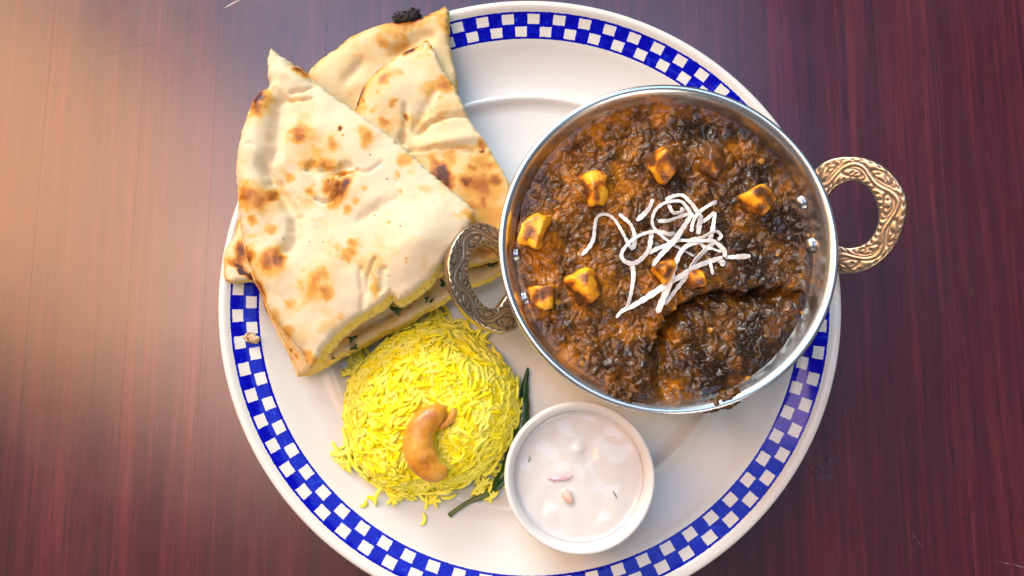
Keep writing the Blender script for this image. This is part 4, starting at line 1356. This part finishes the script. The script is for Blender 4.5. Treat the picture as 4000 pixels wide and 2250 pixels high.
# stray grains round the foot, most at the back towards the naan and handle
for (px, py, n, spx, spy) in ((1700, 1262, 26, 70, 22), (1800, 1290, 22, 60, 24), (1890, 1330, 8, 30, 30), (1590, 1290, 16, 50, 22), (1400, 1405, 34, 36, 50), (1390, 1460, 18, 20, 30), (1360, 1800, 10, 30, 22), (1340, 1760, 5, 20, 20), (1900, 1910, 20, 40, 24), (1960, 1840, 14, 22, 40), (1580, 1920, 12, 70, 14), (1700, 1945, 10, 60, 12), (2000, 1560, 6, 8, 80)):
    for _ in range(n):
        p = P(px + rs.gauss(0, spx * 0.6), py + rs.gauss(0, spy * 0.6), 0.0095)
        z = plate_z(p[0], p[1]) + rs.uniform(0.0008, 0.0038)
        ang = rs.uniform(0, math.pi)
        Mx = Matrix.Rotation(ang, 3, 'Z') @ Matrix.Rotation(rs.uniform(-0.35, 0.35), 3, 'Y')
        grains.append((rs.uniform(-0.0005, 0.0012), Vector((p[0], p[1], z)), Mx, rs.uniform(0.75, 1.1), rs.randrange(10)))
grains.sort(key=lambda g: -g[0])
org = Vector((RC[0], RC[1], RZ0))
for i, (_, pos, Mx, sc, k) in enumerate(grains[:300]):
    o = bpy.data.objects.new('rice_grain', GRM[k])
    COL.objects.link(o)
    o.parent = rice
    o.matrix_basis = Matrix.Translation(pos - org) @ Mx.to_4x4() @ Matrix.Scale(sc, 4)
V = []; F = []
for (_, pos, Mx, sc, k) in grains[300:]:
    v, f = GR[k]
    A = np.array(Mx) * sc
    b = sum(len(a) for a in V)
    V.append(v @ A.T + np.array(pos - org))
    F += [tuple(b + i for i in t) for t in f]
V = np.vstack(V)
o = link('packed_rice_grains', mesh('packed_rice_grains', V, F, RICE), rice)
o['kind'] = 'stuff'
# loose grains on the plate
for (px, py, rot, sc, lab) in ((1653, 2022, 1.45, 0.75, 'single yellow rice grain alone on the plate below the mound'),
                               (1430, 1955, 0.9, 0.55, 'left crumb of two broken rice bits below left of the mound'),
                               (1462, 1948, -0.6, 0.55, 'right crumb of two broken rice bits below left of the mound'),
                               (1736, 1197, -0.85, 0.9, 'single rice grain on the plate between naan and left handle'),
                               (1745, 1232, 0.1, 0.6, 'short rice grain just above the mound near the left handle')):
    p = P(px, py, 0.0085)
    o = link('loose_rice_grain', random.choice(GRM), loc=(p[0], p[1], plate_z(p[0], p[1]) + 0.0008), rot=(0, 0, rot))
    o.scale = (sc, 1.0, 1.0)
    tag(o, lab, 'rice grain', 'loose rice grains on the plate')

# ------------------------------------------------------------------ cashew
cashm = M('roasted_cashew')
_p = cashm.pos()
_n = cashm.noise(90, 4, 0.6, _p)
cashm.set(Base_Color=cashm.ramp(_n, [(0.32, (0.40, 0.140, 0.012)), (0.48, (0.64, 0.270, 0.024)), (0.66, (0.76, 0.39, 0.055))]),
          Roughness=cashm.smooth(0.3, 0.7, _n, 0.28, 0.42), Normal=cashm.bump(cashm.noise(300, 4, 0.6, cashm.mapping(_p, (1, 0.6, 1))), 0.35, 0.0016))
cashm.b.inputs['Subsurface Weight'].default_value = 0.15
cashm.b.inputs['Subsurface Radius'].default_value = (0.003, 0.0012, 0.0003)
cashm.b.inputs['Subsurface Scale'].default_value = 1.0


def c3(a, b):
    return 1250 + a / 1.5256, 1150 + b / 1.5256


kcr = (0.377 - 0.040) / FPX / 1.5256


def kernel(pts, zc, arch):
    arr = np.array([(*P(*c3(a, b), zc), r * kcr) for a, b, r in pts])
    q = smooth_path(arr, 44)
    t = np.linspace(0, 1, 44)
    q[:, 2] += arch * np.sin(np.pi * t) - 0.0012 * np.cos(2 * np.pi * t) * 0
    rad = q[:, 3] * 0.93 * np.sqrt(np.clip(1 - (2 * t - 1) ** 12, 0.02, 1)) * (1 + 0.035 * np.sin(t * 23) * np.sin(t * 9))
    return tube(q[:, :3], rad, 24, 0.82)


zc_ = rice_surf(CASH[0], CASH[1]) + 0.0058
V, F = kernel([(760, 695, 42), (715, 705, 62), (660, 735, 82), (610, 790, 90), (588, 860, 96), (592, 930, 100), (622, 995, 96), (670, 1040, 82), (720, 1050, 66), (762, 1035, 48)], zc_, 0.0012)
V = np.array(V); c0 = V.mean(0); c0[2] = V[:, 2].min()
cash = link('cashew', mesh('cashew', V - c0, F, cashm.m), loc=c0)
fixn(cash.data)
tag(cash, 'curved roasted cashew nut pressed into the yellow rice', 'nut')
V, F = kernel([(788, 672, 18), (792, 705, 26), (775, 745, 26), (735, 780, 20), (705, 800, 10)], zc_ - 0.0005, 0.0)
V = np.array(V)
lobe = link('kernel_half', mesh('kernel_half', V - c0, F, cashm.m), cash)
fixn(lobe.data)

# ------------------------------------------------------------------ green chilli
chm = M('green_chilli_skin')
_n = chm.noise(160, 3, 0.6, chm.pos())
chm.set(Base_Color=chm.mix(_n, (0.004, 0.030, 0.005), (0.018, 0.085, 0.012)), Roughness=0.26, Normal=chm.bump(_n, 0.15, 0.001))
stm = M('chilli_stem')
_n = stm.noise(300, 3, 0.6, stm.pos())
stm.set(Base_Color=stm.mix(_n, (0.045, 0.09, 0.016), (0.12, 0.15, 0.035)), Roughness=0.5)
cp = [(2063, 1434, 3), (2060, 1455, 8), (2053, 1491, 13), (2050, 1530, 17), (2047, 1570, 22), (2046, 1610, 25), (2040, 1650, 27), (2030, 1700, 29), (2012, 1760, 30), (1985, 1830, 27), (1945, 1893, 22), (1905, 1926, 14)]
arr = np.array([(*P(a, b, 0.0135), r * 0.3635 / FPX) for a, b, r in cp])
q = smooth_path(arr, 60)
for i in range(60):
    q[i, 2] = plate_z(q[i, 0], q[i, 1]) + max(q[i, 3], 0.0012) + 0.0002
rad = q[:, 3] * (1 + 0.05 * np.sin(np.arange(60) * 0.9))
V, F = tube(q[:, :3], rad, 16)
V = np.array(V); c0 = V.mean(0); c0[2] = V[:, 2].min()
chil = link('green_chilli', mesh('green_chilli', V - c0, F, chm.m), loc=c0)
fixn(chil.data)
tag(chil, 'slim dark green chilli wedged between the rice and the white ramekin', 'chilli')
arr = np.array([(*P(a, b, 0.0115), r * 0.3655 / FPX) for a, b, r in ((1908, 1924, 13), (1880, 1940, 11), (1827, 1963, 9), (1785, 1990, 8.5), (1755, 2014, 10))])
q = smooth_path(arr, 24)
V, F = tube(q[:, :3], q[:, 3], 10)
st = link('stem', mesh('stem', np.array(V) - c0, F, stm.m), chil)
fixn(st.data)

# ------------------------------------------------------------------ ramekin and yogurt
RKZ = 0.043
rl, rr2, rt, rb = P(1969, 1865, RKZ), P(2562, 1880, RKZ), P(2270, 1566, RKZ), P(2262, 2172, RKZ)
RKC = np.array([(rl[0] + rr2[0]) / 2, (rt[1] + rb[1]) / 2])
RKR = ((rr2[0] - rl[0]) / 2 + (rt[1] - rb[1]) / 2) / 2
rkm = M('ramekin_glaze')
_o = rkm.obj()
rkm.set(Base_Color=rkm.mix(rkm.noise(40, 3, 0.5, _o), (0.69, 0.665, 0.615), (0.73, 0.705, 0.66)), Roughness=0.16, Normal=rkm.bump(rkm.noise(70, 2, 0.5, _o), 0.04, 0.0015))
rkm.b.inputs['Coat Weight'].default_value = 0.3
rkm.b.inputs['Coat Roughness'].default_value = 0.05
h_ = RKZ - 0.0085
prof2 = [(0, 0.0012), (0.70, 0.0012), (0.74, 0.0), (0.78, 0.0), (0.82, 0.0025), (0.86, 0.008), (0.925, h_ - 0.011), (0.965, h_ - 0.0075), (0.992, h_ - 0.0045), (1.0, h_ - 0.0022), (0.992, h_ - 0.0006), (0.970, h_),
         (0.940, h_ - 0.0002), (0.905, h_ - 0.0014), (0.878, h_ - 0.0034), (0.862, h_ - 0.0062), (0.850, h_ - 0.0095), (0.83, 0.010), (0.78, 0.0050), (0.70, 0.0042), (0, 0.0042)]
V, F = lathe([(r * RKR, z) for r, z in prof2], 128)
ram = link('ramekin', mesh('ramekin', V, F, rkm.m), loc=(RKC[0], RKC[1], 0.0085))
tag(ram, 'small round white ramekin at the front of the plate', 'bowl')

yom = M('yogurt_raita')
_o = yom.obj()
_n = yom.noise(45, 3, 0.5, _o)
yc = yom.mix(_n, (0.64, 0.605, 0.55), (0.69, 0.665, 0.62))
yc = yom.mix(yom.smooth(0.045, 0.03, yom.voronoi(190, _o), 0, 0.35), yc, (0.50, 0.40, 0.30))
yom.set(Base_Color=yc, Roughness=0.06, Normal=yom.bump(yom.noise(120, 3, 0.55, _o), 0.06, 0.002))
yom.b.inputs['Subsurface Weight'].default_value = 0.25
yom.b.inputs['Subsurface Radius'].default_value = (0.004, 0.0038, 0.003)
yom.b.inputs['Subsurface Scale'].default_value = 1.0
YR = 0.862 * RKR
YZ = RKZ - 0.0072
NRy, NAy = 70, 150
V = []; F = []
yl = [(2262, 1752, 0.0007, 0.0024), (2215, 1940, 0.0007, 0.0030), (2190, 1868, 0.0004, 0.0050), (2150, 2000, 0.0004, 0.0030), (2360, 2055, 0.0005, 0.0040)]
ylw = [(*P(a, b, YZ)[:2], amp, wd) for a, b, amp, wd in yl]


def yog(x, y):
    h = 0.0016 * mnoise.noise(Vector((x * 45 + 0.7 * mnoise.noise(Vector((x * 60, y * 60, 8))), y * 45, 1))) + 0.00045 * abs(mnoise.noise(Vector((x * 85 + y * 30, y * 60 - x * 40, 2)))) + 0.00025 * mnoise.noise(Vector((x * 150, y * 150, 5)))
    for a, b, amp, wd in ylw:
        h += amp * math.exp(-(((x - a) ** 2 + (y - b) ** 2) / wd ** 2) ** 1.4)
    return YZ + h


for i in range(NRy + 1):
    q_ = i / NRy
    for j in range(NAy):
        a = 2 * math.pi * j / NAy
        x, y = RKC[0] + YR * q_ * math.cos(a), RKC[1] + YR * q_ * math.sin(a)
        V.append((x - RKC[0], y - RKC[1], yog(x, y) - YZ + 0.0011 * max(0, (q_ - 0.93) / 0.07) ** 2))
for i in range(NRy):
    for j in range(NAy):
        j2 = (j + 1) % NAy
        F.append((i * NAy + j, (i + 1) * NAy + j, (i + 1) * NAy + j2, i * NAy + j2))
b0 = len(V)
for j in range(NAy):
    a = 2 * math.pi * j / NAy
    V.append((YR * 0.97 * math.cos(a), YR * 0.97 * math.sin(a), -0.012))
for j in range(NAy):
    j2 = (j + 1) % NAy
    F.append((NRy * NAy + j, b0 + j, b0 + j2, NRy * NAy + j2))
F.append(tuple(b0 + j for j in range(NAy))[::-1])
yo = link('yogurt', mesh('yogurt', V, F, yom.m), loc=(RKC[0], RKC[1], YZ))
tag(yo, 'smooth white yogurt raita filling the ramekin', 'yogurt')


def coated(name, colr):
    mt = M(name)
    nn = mt.noise(260, 3, 0.6, mt.pos())
    mt.set(Base_Color=mt.mix(mt.smooth(0.50, 0.75, nn), colr, (0.72, 0.68, 0.62)), Roughness=0.15)
    return mt.m


PINK = coated('yogurt_coated_onion', (0.62, 0.34, 0.40))
PEACH = coated('yogurt_coated_peach_onion', (0.70, 0.45, 0.34))
GRN = coated('yogurt_coated_herb', (0.25, 0.30, 0.23))
for (nm, px, py, rx, ry, rz, rot, mt, lab, cat) in (
        ('onion_piece', 2190, 1868, 0.0048, 0.0010, 0.0007, 0.12, PINK, 'pink onion sliver lying in the white yogurt', 'onion'),
        ('onion_piece', 2217, 1940, 0.0020, 0.0032, 0.0012, 0.5, PEACH, 'peach onion piece in the yogurt below the pink sliver', 'onion'),
        ('herb_fleck', 2402, 1932, 0.0004, 0.0020, 0.0004, 0.5, GRN, 'green herb fleck on the right side of the yogurt', 'herb'),
        ('herb_fleck', 2068, 1795, 0.0004, 0.0013, 0.0005, -0.3, GRN, 'green herb fleck near the left wall of the ramekin', 'herb')):
    p = P(px, py, YZ)
    o = blob(nm, px, py, yog(p[0], p[1]) + rz * 0.15, rx, ry, rz, mt, px * 0.1, 0.3, 1.6, rot, None, 3)
    tag(o, lab, cat)

# ------------------------------------------------------------------ crumb on the blue border
crm = M('toasted_crumb')
_n = crm.noise(420, 3, 0.6, crm.pos())
crm.set(Base_Color=crm.ramp(_n, [(0.36, (0.16, 0.06, 0.02)), (0.50, (0.60, 0.42, 0.22)), (0.7, (0.74, 0.62, 0.42))]), Roughness=0.5, Normal=crm.bump(_n, 0.3, 0.001))
p = P(982, 1320, 0.020)
o = blob('naan_crumb', 982, 1320, plate_z(p[0], p[1]) + 0.0012, 0.0036, 0.0022, 0.0015, crm.m, 4.4, 0.35, 1.7, -0.25)
tag(o, 'small toasted crumb lying on the blue checks at the left', 'crumb')
